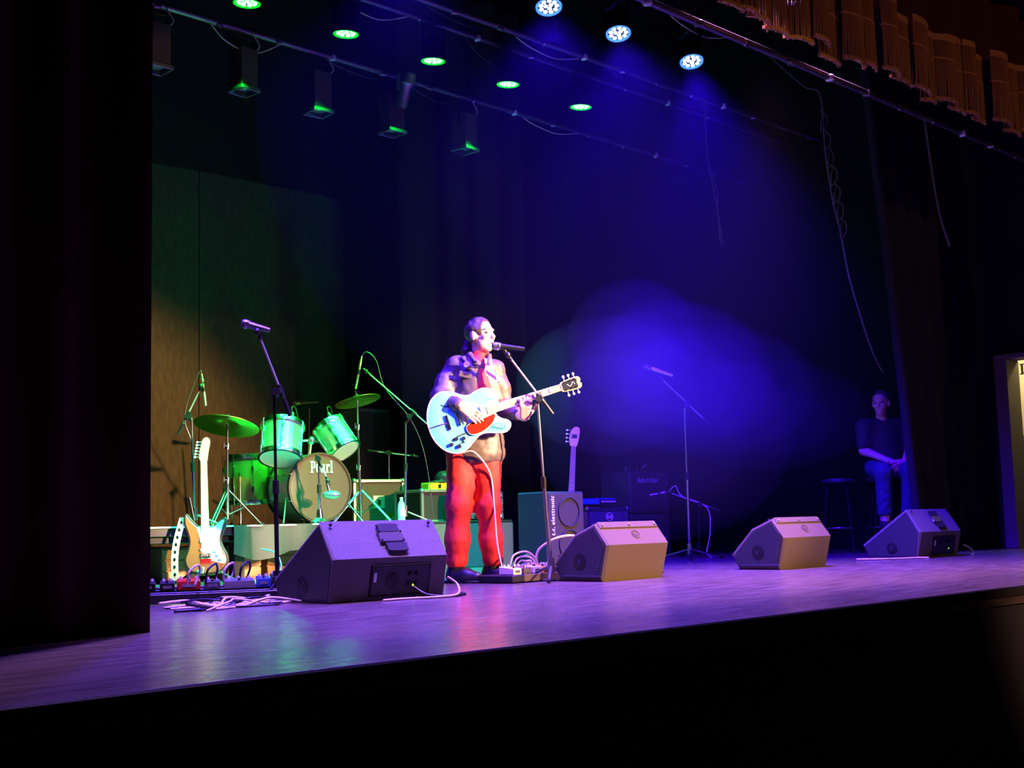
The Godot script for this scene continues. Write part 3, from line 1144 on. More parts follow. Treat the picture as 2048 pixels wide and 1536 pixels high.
# ---- microphones and stands ---------------------------------------------------------------------------------------------
func stand(label: String, base: Vector3, joint: Vector3, low: Vector3, high: Vector3, spread: float, m: Material, group := "", kind := "tripod") -> Node3D:
	var t := thing("microphone_stand", label, "microphone stand", base, 0.0, group)
	joint -= base; low -= base; high -= base
	var s := st()
	var mid := joint * 0.55
	var foot := V(0, 0.1, 0)
	rod(s, foot, mid, 0.0125, 10)
	part(t, "pole", s, m)
	s = st()
	rod(s, mid, joint, 0.0085, 10)
	part(t, "upper_tube", s, m)
	s = st()
	rod(s, mid - joint.normalized() * 0.04, mid + joint.normalized() * 0.03, 0.018, 10)
	part(t, "height_clutch", s, M.black_plastic)
	s = st()
	if kind == "tripod":
		rod(s, V(0, 0.05, 0), V(0, 0.15, 0), 0.024, 12)
		part(t, "leg_hub", s, m)
		for k in 3:
			var a := TAU * k / 3.0 + 0.35
			var e := V(cos(a) * spread, 0.012, sin(a) * spread)
			s = st()
			rod(s, V(0, 0.1, 0), e, 0.009, 8)
			var lg := part(t, "leg", s, m)
			s = st()
			rod(s, e.lerp(V(0, 0.1, 0), 0.1), e + (e - V(0, 0.1, 0)) * 0.02, 0.013, 8)
			part(lg, "rubber_foot", s, M.black_plastic)
	else:
		lathe(s, [Vector2(0.0, 0.0), Vector2(spread, 0.0), Vector2(spread, 0.02), Vector2(0.03, 0.05), Vector2(0.02, 0.12), Vector2(0.0, 0.12)], 20)
		part(t, "weighted_base", s, m)
	var d := (high - low)
	if d.length() > 0.05:
		s = st()
		rod(s, low, high, 0.0065, 8)
		var bm := part(t, "boom", s, M.satin_metal)
		s = st()
		rod(s, low, low + d.normalized() * 0.1, 0.0125, 10)
		part(bm, "counterweight", s, M.black_plastic)
		# clutch with two wing knobs where the boom crosses
		var q := low + d * clampf((joint - low).dot(d) / d.length_squared(), 0.0, 1.0)
		s = st()
		rod(s, q - d.normalized() * 0.035, q + d.normalized() * 0.035, 0.015, 10)
		rod(s, joint - V(0, 0.02, 0), q, 0.014, 10)
		var cl := part(t, "boom_clutch", s, M.black_plastic)
		var side := V(-0.7, 0, 0.7)
		s = st()
		rod(s, q.lerp(joint, 0.5) + side * 0.012, q.lerp(joint, 0.5) + side * 0.045, 0.024, 12)
		part(cl, "wing_knob", s, M.black_plastic)
		s = st()
		rod(s, high - d.normalized() * 0.03, high + d.normalized() * 0.05, 0.011, 8)
		ball(s, high + side * 0.02 + d.normalized() * 0.01, V(0.017, 0.02, 0.017))
		part(bm, "microphone_clip", s, M.black_plastic)
	return t

# head end and tail end
func handheld(label: String, a: Vector3, b: Vector3, body: Material, group := "") -> Node3D:
	var t := thing("microphone", label, "microphone", b, 0.0, group)
	var d := (a - b)
	var L := d.length()
	var at := aim(Vector3.ZERO, d)
	var s := st()
	lathe(s, [Vector2(0.0, 0.0), Vector2(0.012, 0.0), Vector2(0.0135, 0.02), Vector2(0.015, L * 0.2), Vector2(0.017, L * 0.5), Vector2(0.021, L * 0.74), Vector2(0.0, L * 0.74)], 16, at)
	part(t, "handle", s, body)
	s = st()
	lathe(s, [Vector2(0.0, L * 0.73), Vector2(0.0215, L * 0.73), Vector2(0.025, L * 0.79), Vector2(0.026, L * 0.85), Vector2(0.022, L * 0.95), Vector2(0.012, L * 0.995), Vector2(0.0, L)], 16, at)
	part(t, "mesh_head", s, M.grey_metal)
	s = st()
	lathe(s, [Vector2(0.024, L * 0.77), Vector2(0.027, L * 0.78), Vector2(0.027, L * 0.81), Vector2(0.024, L * 0.82)], 16, at)
	part(t, "head_band", s, M.chrome)
	return t

func pencil(label: String, a: Vector3, b: Vector3, r := 0.0115) -> Node3D:
	var t := thing("pencil_microphone", label, "microphone", b)
	var d := a - b
	var L := d.length()
	var at := aim(Vector3.ZERO, d)
	var s := st()
	lathe(s, [Vector2(0.0, 0.0), Vector2(r * 0.6, 0.0), Vector2(r * 0.7, L * 0.14), Vector2(r, L * 0.16), Vector2(r, L * 0.42), Vector2(r * 0.9, L * 0.44), Vector2(r * 0.9, L * 0.5), Vector2(r, L * 0.52), Vector2(r, L * 0.98), Vector2(r * 0.7, L), Vector2(0.0, L)], 14, at)
	part(t, "body", s, M.aluminium)
	s = st()
	lathe(s, [Vector2(r, L * 0.42), Vector2(r * 1.25, L * 0.42), Vector2(r * 1.25, L * 0.55), Vector2(r, L * 0.55)], 14, at)
	part(t, "shock_ring", s, M.dark_metal)
	return t

func stands() -> void:
	stand("black boom microphone stand behind the large carpet covered floor monitor", V(3.985, 0, -5.89), V(3.903, 1.104, -5.787), V(3.972, 0.981, -5.738), V(3.823, 1.426, -5.816), 0.27, M.dark_metal)
	handheld("blue lit handheld microphone pointing up on the stand near the curtain", V(3.752, 1.49, -5.876), V(3.866, 1.444, -5.772), M.grey_metal, "")
	stand("boom microphone stand right in front of the singer", V(5.911, 0, -5.68), V(5.777, 1.148, -5.627), V(5.852, 1.057, -5.567), V(5.632, 1.427, -5.727), 0.24, M.grey_metal)
	handheld("dark handheld microphone at the singer's mouth", V(5.548, 1.5, -5.798), V(5.7, 1.471, -5.653), M.dark_metal)
	stand("pale boom microphone stand alone at centre stage between tan monitors", V(9.508, 0, -7.35), V(9.39, 1.414, -7.25), V(9.572, 1.229, -7.099), V(9.22, 1.673, -7.378), 0.36, M.chrome)
	handheld("pale handheld microphone on the stand alone at centre stage", V(9.1, 1.795, -7.478), V(9.294, 1.695, -7.3), M.white_enamel)
	stand("overhead boom stand on the drum riser behind the singer's elbow", V(7.286, 0.41, -8.771), V(7.238, 1.302, -8.684), V(7.474, 1.153, -8.474), V(6.97, 1.738, -8.882), 0.22, M.chrome)
	pencil("silver pencil microphone above the tilted crash cymbal", V(6.903, 1.595, -8.97), V(6.926, 1.885, -8.904))
	cord("microphone_cable", [V(6.926, 1.885, -8.904), V(6.96, 1.92, -8.87), V(7.03, 1.84, -8.83), V(7.1, 1.6, -8.8), V(7.25, 1.34, -8.66), V(7.36, 1.1, -8.62), V(7.42, 0.8, -8.6), V(7.47, 0.42, -8.6)], 0.003, M.grey_metal, "thin cable drooping from the overhead stand to the riser")
	stand("overhead boom stand behind the sunburst guitar", V(5.21, 0.41, -8.82), V(5.152, 1.256, -8.772), V(5.085, 1.124, -8.858), V(5.191, 1.485, -8.698), 0.2, M.chrome)
	pencil("silver pencil microphone hanging over the flat ride cymbal", V(5.224, 1.342, -8.687), V(5.189, 1.59, -8.684))
	cord("microphone_cable", [V(5.189, 1.59, -8.684), V(5.18, 1.615, -8.69), V(5.15, 1.5, -8.74), V(5.11, 1.25, -8.8), V(5.17, 1.0, -8.78), V(5.2, 0.43, -8.8)], 0.003, M.grey_metal, "thin cable hanging from the overhead stand by the sunburst guitar")
	stand("short stand with round base before the bass drum", V(6.102, 0.41, -8.42), V(6.07, 0.93, -8.38), V(6.055, 0.95, -8.38), V(6.125, 0.76, -8.34), 0.075, M.chrome, "", "round")
	var k := thing("bass_drum_microphone", "oval silver microphone held close to the bass drum head", "microphone", V(6.155, 0.64, -8.33))
	var s := st()
	ball(s, Vector3.ZERO, V(0.075, 0.035, 0.045), Basis(Vector3.UP, -0.6))
	part(k, "body", s, M.silver_shell)
	s = st()
	tube(s, [V(-0.02, 0.03, 0.0), V(-0.03, 0.08, -0.01), V(-0.035, 0.12, -0.012)], 0.012, 8)
	part(k, "clip", s, M.grey_metal)
	stand("low dark boom stand beside the tall speaker cabinets", V(10.132, 0, -7.719), V(10.105, 0.499, -7.675), V(10.248, 0.45, -7.542), V(9.888, 0.638, -7.868), 0.2, M.dark_metal)
	pencil("blue lit pencil microphone aimed at the speaker cabinet", V(9.75, 0.615, -8.005), V(9.888, 0.645, -7.87))
	cord("microphone_cable", [V(9.888, 0.645, -7.87), V(9.93, 0.7, -7.82), V(10.0, 0.6, -7.8), V(10.13, 0.48, -7.6), V(10.14, 0.25, -7.58), V(10.1, 0.05, -7.6), V(9.9, 0.01, -7.4)], 0.006, M.pale_cable, "cable curling down from the low boom stand")
	stand("straight drummer's microphone stand behind the toms", V(7.268, 0.41, -10.202), V(7.204, 1.53, -10.095), V(7.204, 1.53, -10.095), V(7.204, 1.53, -10.095), 0.2, M.dark_metal)
	handheld("round headed vocal microphone behind the toms", V(7.09, 1.58, -10.2), V(7.266, 1.588, -10.026), M.black_plastic)
	stand("low boom stand behind the flight cases with a level arm", V(7.758, 0.41, -9.578), V(7.716, 1.081, -9.519), V(7.569, 1.105, -9.661), V(7.882, 1.042, -9.361), 0.2, M.chrome)

# ---- drums --------------------------------------------------------------------------------------------------------------
func drum(called: String, label: String, at: Transform3D, r: float, h: float, lugs: int, shell: Material, top: Material, low: Material) -> Node3D:
	var t := thing(called, label, "drum")
	t.transform = at
	var s := st()
	lathe(s, [Vector2(0.0, 0.01), Vector2(r, 0.01), Vector2(r, h - 0.01), Vector2(0.0, h - 0.01)], 40)
	part(t, "shell", s, shell)
	for e in [0, 1]:
		s = st()
		var y: float = [0.0, h][e]
		lathe(s, [Vector2(r - 0.006, y - 0.02), Vector2(r + 0.012, y - 0.02), Vector2(r + 0.014, y), Vector2(r + 0.012, y + 0.02), Vector2(r - 0.006, y + 0.02), Vector2(r - 0.006, y - 0.02)], 40)
		part(t, "hoop", s, M.dark_metal if r > 0.25 else M.chrome)
		s = st()
		var o: float = -0.012 if e == 0 else 0.012
		if e == 0:
			lathe(s, [Vector2(0.0, y + o), Vector2(r - 0.004, y + o), Vector2(r - 0.004, y), Vector2(0.0, y)], 40)
		else:
			lathe(s, [Vector2(0.0, y), Vector2(r - 0.004, y), Vector2(r - 0.004, y + o), Vector2(0.0, y + o)], 40)
		part(t, "head", s, [low, top][e])
	s = st()
	box(s, V(0, 0, 0), V(0.02, 0.055, 0.018), 0.006)
	var lug := mesh_of(s)
	s = st()
	rod(s, V(0, 0, 0), V(0, 1, 0), 0.004, 6)
	for k in lugs:
		var a := TAU * (k + 0.5) / lugs
		var b := Basis(Vector3.UP, -a)
		for f in [0.28, 0.72]:
			again(t, "lug", lug, M.chrome, V(cos(a) * (r + 0.008), h * f, sin(a) * (r + 0.008)), b)
		s = st()
		rod(s, V(cos(a) * (r + 0.012), -0.015, sin(a) * (r + 0.012)), V(cos(a) * (r + 0.012), h + 0.02, sin(a) * (r + 0.012)), 0.004, 6)
		part(t, "tension_rod", s, M.chrome)
	return t

func cymbal(label: String, c: Vector3, up: Vector3, r: float) -> void:
	var t := thing("cymbal", label, "cymbal")
	t.transform = aim(c, up)
	var s := st()
	var pr := [Vector2(0.006, 0.02), Vector2(0.03, 0.014), Vector2(0.05, -0.002), Vector2(r * 0.5, -0.012), Vector2(r, -0.034), Vector2(r, -0.031), Vector2(r * 0.5, -0.008), Vector2(0.052, 0.002), Vector2(0.032, 0.018), Vector2(0.006, 0.024)]
	lathe(s, pr, 48)
	part(t, "bronze_disc", s, M.brass)
	s = st()
	lathe(s, [Vector2(0.0, 0.024), Vector2(0.018, 0.024), Vector2(0.018, 0.036), Vector2(0.006, 0.04), Vector2(0.006, 0.07), Vector2(0.0, 0.07)], 12)
	part(t, "felt_and_nut", s, M.chrome)

func cymbal_stand(label: String, base: Vector3, top: Vector3, spread: float, turn: float) -> void:
	var t := thing("cymbal_stand", label, "cymbal stand", base)
	top -= base
	var s := st()
	rod(s, V(0, 0.06, 0), top * 0.45, 0.014, 10)
	part(t, "lower_tube", s, M.chrome)
	s = st()
	rod(s, top * 0.45, top, 0.009, 10)
	part(t, "upper_tube", s, M.chrome)
	for f in [0.45, 0.78]:
		s = st()
		rod(s, top * f - V(0, 0.025, 0), top * f + V(0, 0.02, 0), 0.02, 10)
		var cl := part(t, "clamp", s, M.chrome)
		s = st()
		rod(s, top * f, top * f + V(-0.05, 0.004, 0.03), 0.006, 6)
		box(s, top * f + V(-0.055, 0.004, 0.033), V(0.012, 0.05, 0.012), 0.004)
		part(cl, "wing_screw", s, M.chrome)
	for k in 3:
		var a := turn + TAU * k / 3.0
		var e := V(cos(a) * spread, 0.012, sin(a) * spread)
		s = st()
		for o in [-0.012, 0.012]:
			var sd: Vector3 = V(-sin(a), 0, cos(a)) * o
			rod(s, V(0, 0.3, 0) + sd, e + sd, 0.007, 6)
		var lg := part(t, "leg", s, M.chrome)
		s = st()
		rod(s, V(0, 0.09, 0), (V(0, 0.3, 0) + e) / 2, 0.006, 6)
		part(lg, "brace", s, M.chrome)
		s = st()
		box(s, e, V(0.04, 0.024, 0.04), 0.008)
		part(lg, "rubber_foot", s, M.black_plastic)

func drums() -> void:
	# bass drum lying on its side
	var ax := V(-0.16, 0.0, 0.987).normalized()
	var c := V(6.243, 0.71, -8.6)
	var t := drum("bass_drum", "large bass drum with dark printed front head", aim(c - ax * 0.44, ax), 0.275, 0.43, 8, M.silver_shell, M.smoked_head, M.drum_head)
	var inv := t.transform.affine_inverse()
	var face := Transform3D(Basis(Vector3.UP.cross(ax), Vector3.UP, ax), c + ax * 0.006 + V(0.0, 0.165, 0.0) + Vector3.UP.cross(ax) * 0.01)
	words(t, "Pearl", 0.13, M.cream_print, inv * face * Transform3D(Basis.from_scale(V(0.6, 1, 1)), Vector3.ZERO), "Droid Serif", true)
	var s := st()
	X = inv
	for g in [-1, 1]:
		var sd: Vector3 = Vector3.UP.cross(ax) * g
		rod(s, c - ax * 0.1 + sd * 0.26 + V(0, -0.08, 0), V(c.x, 0.42, c.z) + sd * 0.36 + ax * 0.06, 0.008, 8)
	part(t, "spur", s, M.chrome)
	s = st()
	rod(s, c - ax * 0.2 + V(0, 0.26, 0), c - ax * 0.2 + V(0.02, 0.42, 0), 0.016, 10)
	rod(s, c - ax * 0.2 + V(0, 0.4, 0), V(6.1, 1.1, -8.85), 0.01, 8)
	rod(s, c - ax * 0.2 + V(0, 0.4, 0), V(6.45, 1.1, -8.85), 0.01, 8)
	ball(s, c - ax * 0.2 + V(0.02, 0.4, 0), V(0.035, 0.04, 0.035))
	part(t, "tom_holder", s, M.chrome)
	X = Transform3D()
	# toms leaning towards the drummer
	drum("rack_tom", "rack tom catching white light beside the flat ride cymbal", aim(V(5.935, 0.96, -8.72), V(0.3, 1.0, -0.3)), 0.17, 0.28, 6, M.silver_shell, M.drum_head, M.drum_head)
	drum("rack_tom", "steeply tilted rack tom under the crash cymbal", aim(V(6.55, 1.03, -8.68), V(-0.25, 1.0, -0.72)), 0.14, 0.25, 6, M.silver_shell, M.drum_head, M.drum_head)
	var f := drum("floor_tom", "tall floor tom on three legs catching warm light", aim(V(6.05, 0.61, -9.36), V(-0.03, 1, 0)), 0.2, 0.39, 8, M.light_tinted_shell, M.drum_head, M.drum_head)
	for k in 3:
		var a := TAU * k / 3.0 + 0.9
		s = st()
		tube(s, [V(cos(a) * 0.222, 0.25, sin(a) * 0.222), V(cos(a) * 0.222, -0.12, sin(a) * 0.222), V(cos(a) * 0.235, -0.19, sin(a) * 0.235)], 0.008, 8)
		var lg := part(f, "leg", s, M.chrome)
		s = st()
		rod(s, V(cos(a) * 0.233, -0.2, sin(a) * 0.233), V(cos(a) * 0.233, -0.17, sin(a) * 0.233), 0.014, 8)
		part(lg, "rubber_foot", s, M.black_plastic)
	cymbal("flat ride cymbal tilted over its stand near the sunburst guitar", V(5.567, 1.245, -8.93), V(0.27, 1, -0.13), 0.262)
	cymbal_stand("chrome double braced stand carrying the flat ride cymbal", V(5.615, 0.41, -9.0), V(5.57, 1.235, -8.93), 0.27, 0.5)
	cymbal("crash cymbal tipped steeply above the second rack tom", V(6.917, 1.515, -8.969), V(-0.08, 1.0, -0.25), 0.205)
	cymbal_stand("chrome double braced stand carrying the tipped crash cymbal", V(7.0, 0.41, -9.04), V(6.92, 1.5, -8.97), 0.29, 1.1)
	# microphones clipped to the toms
	for q in [[V(6.1, 1.33, -8.78), V(6.05, 1.26, -8.72), "clip microphone on the rim of the white lit tom"], [V(6.5, 1.35, -8.83), V(6.52, 1.25, -8.75), "clip microphone on the rim of the steeply tilted tom"]]:
		var p := thing("clip_microphone", q[2], "microphone", q[0])
		s = st()
		var e: Vector3 = (q[1] as Vector3) - (q[0] as Vector3)
		tube(s, [Vector3.ZERO, e * 0.6, e * 1.1], [0.014, 0.016, 0.012], 10)
		part(p, "body", s, M.grey_metal)
		s = st()
		tube(s, curve3([Vector3.ZERO, V(0.0, 0.05, -0.01), V(0.05, 0.05, -0.03), V(0.09, -0.06, -0.05), V(0.1, -0.3, -0.06)]), 0.004, 6)
		part(p, "cable", s, M.black_cable)
	var bt := thing("water_bottle", "clear plastic water bottle standing on the riser edge", "bottle", V(7.1, 0.41, -8.6))
	s = st()
	lathe(s, [Vector2(0.0, 0.0), Vector2(0.032, 0.0), Vector2(0.034, 0.02), Vector2(0.033, 0.13), Vector2(0.028, 0.16), Vector2(0.013, 0.19), Vector2(0.013, 0.2), Vector2(0.0, 0.2)], 18)
	part(bt, "bottle_body", s, M.bottle_plastic)
	s = st()
	lathe(s, [Vector2(0.0, 0.195), Vector2(0.015, 0.195), Vector2(0.015, 0.215), Vector2(0.0, 0.215)], 14)
	part(bt, "cap", s, M.white_enamel)
	s = st()
	lathe(s, [Vector2(0.0345, 0.05), Vector2(0.0352, 0.05), Vector2(0.0352, 0.11), Vector2(0.0345, 0.11)], 18)
	part(bt, "paper_label", s, M.white_enamel)

# ---- riser, cases, amplifiers -------------------------------------------------------------------------------------------
func riser() -> void:
	var t := thing("drum_riser", "low black drum riser with a brown skirt and a draped dark cloth", "riser", V(5.6, 0, -9.75))
	var s := st()
	box(s, V(0, 0.375, 0), V(5.2, 0.07, 2.8), 0.006)
	part(t, "platform", s, M.black_wood)
	s = st()
	box(s, V(-0.4, 0.408, 1.38), V(3.0, 0.012, 0.08), 0.003)
	part(t, "edge_strip", s, M.pale_tape)
	for z in [-1.35, 1.35]:
		s = st()
		box(s, V(0, 0.315, z), V(5.2, 0.05, 0.05), 0.006)
		part(t, "rail", s, M.dark_metal)
	for x in [-2.5, -1.2, -0.25, 1.2, 2.5]:
		for z in [-1.3, 1.3]:
			s = st()
			box(s, V(x, 0.15, z), V(0.09, 0.3, 0.09), 0.004)
			part(t, "leg", s, M.black_wood)
	s = st()
	sheet(s, 40, 4, func(u: float, v: float) -> Vector3: return V(lerpf(0.75, 2.6, u), lerpf(0.005, 0.385, v), 1.405 + 0.012 * sin(u * 60.0) * (1.2 - v)), V(0, 0, -0.01))
	part(t, "skirt", s, M.brown_skirt)
	s = st()
	sheet(s, 14, 6, func(u: float, v: float) -> Vector3: return V(lerpf(-0.35, 0.85, u), lerpf(0.2 - 0.05 * sin(u * 9.0) - 0.14 * u * u, 0.415, v), 1.42 + 0.02 * sin(u * 25.0 + v) * (1.2 - v)), V(0, 0, -0.008))
	part(t, "draped_cloth", s, M.dark_cloth)
	# timber boxes stored under the platform
	var x0 := 4.9
	for k in 3:
		var b := thing("timber_crate", ["plain timber crate stored under the riser beside the black leg", "plain timber crate stored under the riser behind the draped cloth", "plain timber crate deep under the riser"][k], "crate", V([4.95, 5.55, 5.95][k], 0, -8.75 - 0.06 * k))
		s = st()
		box(s, V(0, 0.13, 0), V(0.3, 0.26, 0.3), 0.004)
		part(b, "carcass", s, M.plywood)
		for h in [0.05, 0.13, 0.21]:
			s = st()
			box(s, V(0, h, 0.157), V(0.3, 0.07, 0.012), 0.003)
			part(b, "slat", s, M.plywood)
	var lm := thing("stage_case", "long low case on the riser end by the curtain", "case", V(4.1, 0.41, -9.0))
	s = st()
	box(s, V(0, 0.06, 0), V(1.3, 0.12, 0.4), 0.01)
	part(lm, "case_body", s, M.case_laminate)
	s = st()
	for y in [0.005, 0.115]:
		box(s, V(0, y, 0.2), V(1.31, 0.022, 0.012), 0.003)
	part(lm, "edge_rail", s, M.aluminium)

func flight_case(label: String, at: Vector3, turn: float, size: Vector3) -> Node3D:
	var t := thing("flight_case", label, "case", at, turn)
	var s := st()
	box(s, V(0, size.y / 2, 0), size, 0.004)
	part(t, "panel_body", s, M.case_laminate)
	var h := size / 2
	s = st()
	for x in [-1, 1]:
		for z in [-1, 1]:
			box(s, V(h.x * x, h.y, h.z * z), V(0.03, size.y + 0.006, 0.03), 0.005)
		for y in [0.0, size.y]:
			box(s, V(h.x * x, y, 0), V(0.03, 0.03, size.z), 0.005)
	for z in [-1, 1]:
		for y in [0.0, size.y]:
			box(s, V(0, y, h.z * z), V(size.x, 0.03, 0.03), 0.005)
	part(t, "edge_rails", s, M.aluminium)
	s = st()
	ball(s, Vector3.ZERO, V(0.026, 0.026, 0.026))
	var cm := mesh_of(s)
	for x in [-1, 1]:
		for y in [0.0, size.y]:
			again(t, "ball_corner", cm, M.aluminium, V(h.x * x, y, h.z))
	s = st()
	box(s, V(0, h.y, h.z + 0.002), V(0.12, 0.12, 0.008), 0.003)
	var p := part(t, "latch_plate", s, M.aluminium)
	s = st()
	box(s, V(0, h.y, h.z + 0.01), V(0.035, 0.06, 0.014), 0.005)
	part(p, "latch", s, M.chrome)
	return t

func cases() -> void:
	flight_case("tall dark flight case behind the crash cymbal stand", V(7.65, 0.41, -9.75), -0.25, V(0.5, 0.4, 0.45))
	flight_case("dark flight case with a latch plate behind the singer's legs", V(7.95, 0.41, -9.05), -0.1, V(0.72, 0.28, 0.42))
	var t := thing("rack_amplifier", "rack unit with lit knobs on the riser behind the singer's legs", "amplifier", V(7.98, 0.41, -8.6))
	var s := st()
	box(s, V(0, 0.13, 0), V(0.42, 0.26, 0.3), 0.006)
	part(t, "rack_body", s, M.case_laminate)
	s = st()
	box(s, V(0, 0.0, 0), V(0.4, 0.055, 0.008), 0.003)
	var pl := mesh_of(s)
	s = st()
	rod(s, Vector3.ZERO, V(0, 0, 0.015), 0.012, 10)
	var kn := mesh_of(s)
	for k in 4:
		var f := again(t, "front_panel", pl, M.grey_metal if k % 2 else M.tan_coat, V(0, 0.04 + k * 0.062, 0.153))
		for i in 6:
			again(f, "knob", kn, M.white_enamel if i % 3 else M.red_enamel, V(-0.15 + i * 0.06, 0, 0.004))
	t = thing("yellow_toolbox", "small yellow box on top of the flight case", "box", V(7.8, 0.69, -8.95))
	s = st()
	box(s, V(0, 0.04, 0), V(0.26, 0.075, 0.12), 0.008)
	part(t, "box_body", s, M.yellow_enamel)
	s = st()
	box(s, V(0, 0.045, 0.063), V(0.03, 0.035, 0.008), 0.003)
	part(t, "clasp", s, M.dark_metal)
	t = thing("cloth_cap", "crumpled dark cap lying on the flight case", "cap", V(7.95, 0.765, -8.98))
	s = st()
	var f := Field.new()
	f.noise = wrinkle
	f.rough = 0.008
	f.ell(V(0, 0.05, 0), V(0.11, 0.07, 0.09))
	f.ell(V(-0.13, 0.01, 0.03), V(0.09, 0.014, 0.07))
	f.planes.append(Plane(V(0, -1, 0), 0.0))
	nets(s, f, 0.01)
	part(t, "crown_and_brim", s, M.dark_cloth)
	# tall loudspeaker upstage
	t = thing("tall_loudspeaker", "tall dark loudspeaker cabinet upstage of the drum kit", "loudspeaker", V(8.62, 0, -11.05), -0.1)
	s = st()
	box(s, V(0, 0.83, 0), V(0.44, 1.66, 0.42), 0.02)
	part(t, "cabinet", s, M.grey_carpet)
	s = st()
	box(s, V(0, 0.83, 0.213), V(0.38, 1.56, 0.014), 0.005)
	part(t, "grille", s, M.grille_cloth)

func cone(t: Node3D, c: Vector3, r: float) -> void:
	var s := st()
	lathe(s, [Vector2(0.0, 0.012), Vector2(r * 0.3, 0.01), Vector2(r * 0.35, 0.0), Vector2(r * 0.86, 0.014), Vector2(r * 0.9, 0.022), Vector2(r * 0.97, 0.02), Vector2(r, 0.0)].duplicate(), 30, Transform3D(Basis(V(1, 0, 0), V(0, 0, 1), V(0, -1, 0)), c))
	var sp := st()
	var ring := []
	for k in 33:
		ring.append(c + V(cos(TAU * k / 32) * r, sin(TAU * k / 32) * r, 0.01))
	tube(sp, ring, 0.006, 6, false)
	part(t, "speaker_rim", sp, M.grille_cloth)

func amps() -> void:
	# upright bass cabinet with two speakers behind cloth
	var t := thing("bass_cabinet", "upright bass speaker cabinet with two cones and vertical white lettering", "loudspeaker", V(7.83, 0, -7.46), -0.05)
	var s := st()
	box(s, V(0, 0.325, -0.05), V(0.44, 0.61, 0.36), 0.012)
	part(t, "cabinet", s, M.black_vinyl)
	s = st()
	box(s, V(0, 0.325, 0.13), V(0.4, 0.57, 0.012), 0.004)
	var g := part(t, "grille", s, M.grille_cloth)
	for y in [0.19, 0.46]:
		cone(g, V(0.03, y, 0.134), 0.12)
	words(g, "t.c. electronic", 0.05, M.white_print, Transform3D(Basis(V(0, 0, 1), PI / 2), V(-0.155, 0.43, 0.14)))
	s = st()
	for x in [-0.18, 0.18]:
		rod(s, V(x, 0.0, 0.08), V(x, 0.024, 0.08), 0.016, 8)
		rod(s, V(x, 0.0, -0.18), V(x, 0.024, -0.18), 0.016, 8)
	part(t, "rubber_feet", s, M.black_plastic)
	# combo with oval badge
	t = thing("bass_combo_amplifier", "wide combo amplifier with an oval badge and metal corners", "amplifier", V(9.24, 0, -8.27), 0.02)
	s = st()
	box(s, V(0, 0.26, 0), V(0.62, 0.5, 0.34), 0.014)
	part(t, "cabinet", s, M.black_vinyl)
	s = st()
	box(s, V(0, 0.25, 0.172), V(0.56, 0.42, 0.012), 0.004)
	g = part(t, "grille", s, M.grey_weave)
	s = st()
	var ring := []
	for k in 33:
		ring.append(V(cos(TAU * k / 32) * 0.05, 0.415 + sin(TAU * k / 32) * 0.036, 0.182))
	tube(s, ring, 0.004, 6, false)
	part(g, "oval_badge_ring", s, M.white_print)
	words(g, "EBS", 0.045, M.white_print, Transform3D(Basis(), V(0, 0.415, 0.182)), "Droid Serif", true)
	s = st()
	for x in [-1, 1]:
		for z in [-1, 1]:
			ball(s, V(0.298 * x, 0.497, 0.158 * z), V(0.025, 0.025, 0.025))
	part(t, "corner_caps", s, M.chrome)
	# small head on top
	t = thing("amplifier_head", "small flat amplifier head with a row of knobs on the combo", "amplifier", V(9.22, 0.523, -8.2), 0.02)
	s = st()
	box(s, V(0, 0.04, 0), V(0.25, 0.06, 0.22), 0.01)
	part(t, "chassis", s, M.blue_enamel)
	s = st()
	box(s, V(0, 0.036, 0.111), V(0.235, 0.045, 0.008), 0.003)
	g = part(t, "front_panel", s, M.dark_metal)
	s = st()
	rod(s, Vector3.ZERO, V(0, 0, 0.016), 0.009, 10)
	var kn := mesh_of(s)
	for i in 8:
		again(g, "knob", kn, M.white_enamel, V(-0.09 + i * 0.026, 0.036, 0.115))
	# two stacked guitar cabinets
	for k in 2:
		t = thing("guitar_cabinet", ["lower of two stacked dark guitar cabinets, plain front", "upper of two stacked dark guitar cabinets with script lettering"][k], "loudspeaker", V(10.22, k * 0.44, -8.58), 0.0, "stacked guitar cabinets")
		s = st()
		box(s, V(0, 0.22, 0), V(0.62, 0.43, 0.4), 0.014)
		part(t, "cabinet", s, M.black_vinyl)
		s = st()
		box(s, V(0, 0.22, 0.2), V(0.57, 0.38, 0.012), 0.004)
		g = part(t, "grille", s, M.black_drape)
		if k == 1:
			words(g, "Hughes & Kettner", 0.062, M.silver_print, Transform3D(Basis.from_scale(V(0.6, 1, 1)), V(-0.04, 0.34, 0.209)), "Droid Serif", true)
			s = st()
			tube(s, curve3([V(-0.2, 0.43, 0.05), V(-0.19, 0.47, 0.05), V(-0.16, 0.48, 0.05), V(-0.13, 0.43, 0.05)]), 0.009, 6)
			part(t, "strap_handle", s, M.grey_metal)
	t = thing("cable_plug", "jack plug lying on the upper guitar cabinet", "plug", V(10.06, 0.888, -8.41))
	s = st()
	rod(s, V(0, 0.008, 0), V(0.07, 0.012, 0), 0.009, 8)
	part(t, "barrel", s, M.chrome)
	s = st()
	tube(s, curve3([V(0.07, 0.012, 0), V(0.1, 0.03, 0), V(0.15, 0.05, 0)]), 0.004, 6)
	part(t, "lead", s, M.pale_cable)

